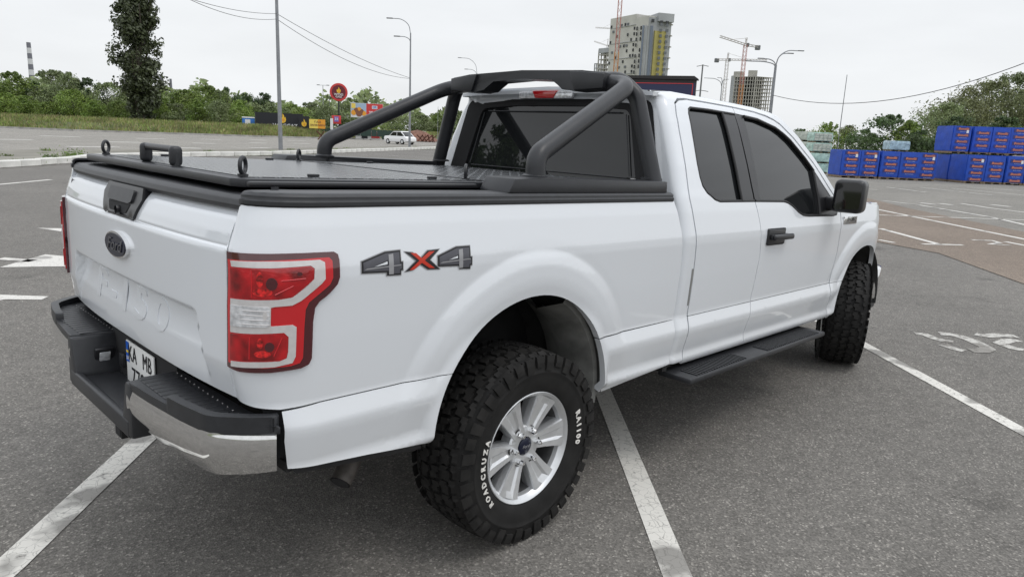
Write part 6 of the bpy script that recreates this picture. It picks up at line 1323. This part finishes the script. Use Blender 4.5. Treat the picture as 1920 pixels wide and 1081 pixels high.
def blue_pallet(p, ang, z, k, label, lab, phase=0, h=None):
    o = empty('wrapped_pallet', (p[0]+random.uniform(-.03, .03), p[1]+random.uniform(-.05, .05), z), (0, 0, ang+random.uniform(-.03, .03))); tag(o, label, 'pallet', 'blue wrapped block pallets on the far side of the car park')
    w_ = link(bpy.data.objects.new('film_wrap', FM[k % 3]), o); w_.location = (0, 0, .13); link(bpy.data.objects.new('pallet_base', PLM), o)
    for i in range(4):
        zz = .13+PH_-.17-i*.37-phase
        if zz < .22: continue
        s_ = link(bpy.data.objects.new('print_strip', SD), o); s_.location = (.03, -.022, zz)
        a_ = link(bpy.data.objects.new('brand_print', TA), o); a_.location = (.03, -.030, zz); b_ = link(bpy.data.objects.new('small_print', TB), o); b_.location = (.06, -.026, zz-.155)
    if lab: box('label_sheet', .20, .32, -.040, -.034, 1.22, 1.40, M['label'], o)
    return o
rowA = (Vector((42.0, 12.98)), Vector((44.33, 8.09)))
tA = (rowA[1]-rowA[0]).normalized(); angA = YAW-math.pi/2; tA = Vector((math.cos(angA), math.sin(angA))); nA = Vector((-tA.y, tA.x)); nA = nA if nA.dot(rowA[0]) > 0 else -nA
ords = ['first', 'second', 'third', 'fourth', 'fifth']
LA = 1.15; SC = LA/PWI
for i in range(5):
    p = rowA[0]+tA*(LA*(i+.5)-.40); o = blue_pallet(p, angA, 0, i, 'blue wrapped pallet, %s from the left in the front left row' % ords[i], i in (0, 1, 4), .0 if i in (0, 1, 4) else .20); o.scale = (SC*.985, SC, random.uniform(.98, 1.01))
rowB0 = rowA[0]+tA*5.95-nA*.9; 
for i in range(5):
    p = rowB0+tA*(LA*(i+.5)+.5); o = blue_pallet(p, angA, 0, i, 'blue wrapped pallet, %s from the left in the front right row' % ords[i], i in (0, 2), .10 if i in (0, 2) else .25); o.scale = (SC*.985, SC, random.uniform(.98, 1.01))
for i in range(5):
    p = rowB0+tA*(LA*(i+.5)+.5)+nA*1.75; o = blue_pallet(p, angA, 0, i, 'blue wrapped pallet, %s in the hidden back row under the upper layer' % ords[i], False, .0); o.scale = (SC*.985, SC, random.uniform(.98, 1.01))
for i in range(4):
    p = rowB0+tA*(LA*(i+.5)+.45)+nA*1.75; o = blue_pallet(p, angA, 1.66, i+1, 'blue wrapped pallet, %s from the left in the upper layer' % ords[i], i in (0, 3), .0 if i in (0, 3) else .2); o.scale = (SC*.985, SC, random.uniform(.98, 1.01))
def wrap(px, dp, z, w, d, h, m, label, ang=angA, name='wrapped_pallet', inner=None, group=None, side=None):
    p = at(px, dp); o = empty(name, (p.x, p.y, z), (0, 0, ang)); tag(o, label, 'pallet', group)
    link(bpy.data.objects.new('film_wrap', film_mesh('film_wrap', w, d, h, m, int(px+z*10), .03, 5)), o).location = (0, 0, .09)
    for q in (-w*.4, 0, w*.4): box('pallet_block', q-.05, q+.05, .05, d-.05, 0, .09, M['wood'], o)
    if side:
        for i in range(3):
            for j in range(4): box('block_row', -w/2+.04+j*(w-.08)/4, -w/2+.04+(j+1)*(w-.08)/4-.02, -.045, -.020, .14+i*(h-.1)/3, .14+(i+1)*(h-.1)/3-.02, side, o)
    return o
lay = ['bottom', 'second', 'third', 'top']
for i in range(4):
    wrap(1541, 48, i*.67, 1.25, 1.1, .57, M['gfilm'], 'green wrapped pallet, %s layer of the right stack behind the windscreen pillar' % lay[i], group='green wrapped pallets stacked behind the cab', side=M['gblock'] if i > 1 else None)
for i in range(4):
    wrap(1503, 51, i*.69, 1.1, 1.1, .59, M['gblock'], 'grey green wrapped pallet, %s layer of the left stack behind the pillar' % lay[i], group='green wrapped pallets stacked behind the cab')
wrap(1686, 50, 1.66, 1.35, 1.0, .60, M['cfilm'], 'pale blue wrapped bundle standing above the row of blue pallets'); wrap(1686, 50, 0, 1.35, 1.0, 1.5, M['cfilm'], 'pale blue wrapped bundle hidden under the visible one'); box('cyan_side', -.70, -.66, .05, .95, .1, .68, M['cblue'], bpy.data.objects['wrapped_pallet']) if False else None
tk = facing('lorry_trailer', 1915, 52); hk2 = lambda py: hgt(1915, py, 52); box('trailer_body', -.5, 5, -1.2, 1.2, .9, hk2(268), M['signw'], tk, .04); ft(tk, 'EM', .55, .1, hk2(285), M['ink'], -1.24, 1.1, .02); tag(tk, 'white lorry trailer with dark letters at the right edge behind the pallets', 'lorry')
for x in (.4, 1.6): lathe('wheel', [(0, -.14), (.45, -.14), (.5, 0), (.45, .14), (0, .14)], 20, M['rubber'], tk, 40, (x+1, -1.0, .5))
bpy.context.view_layer.update()
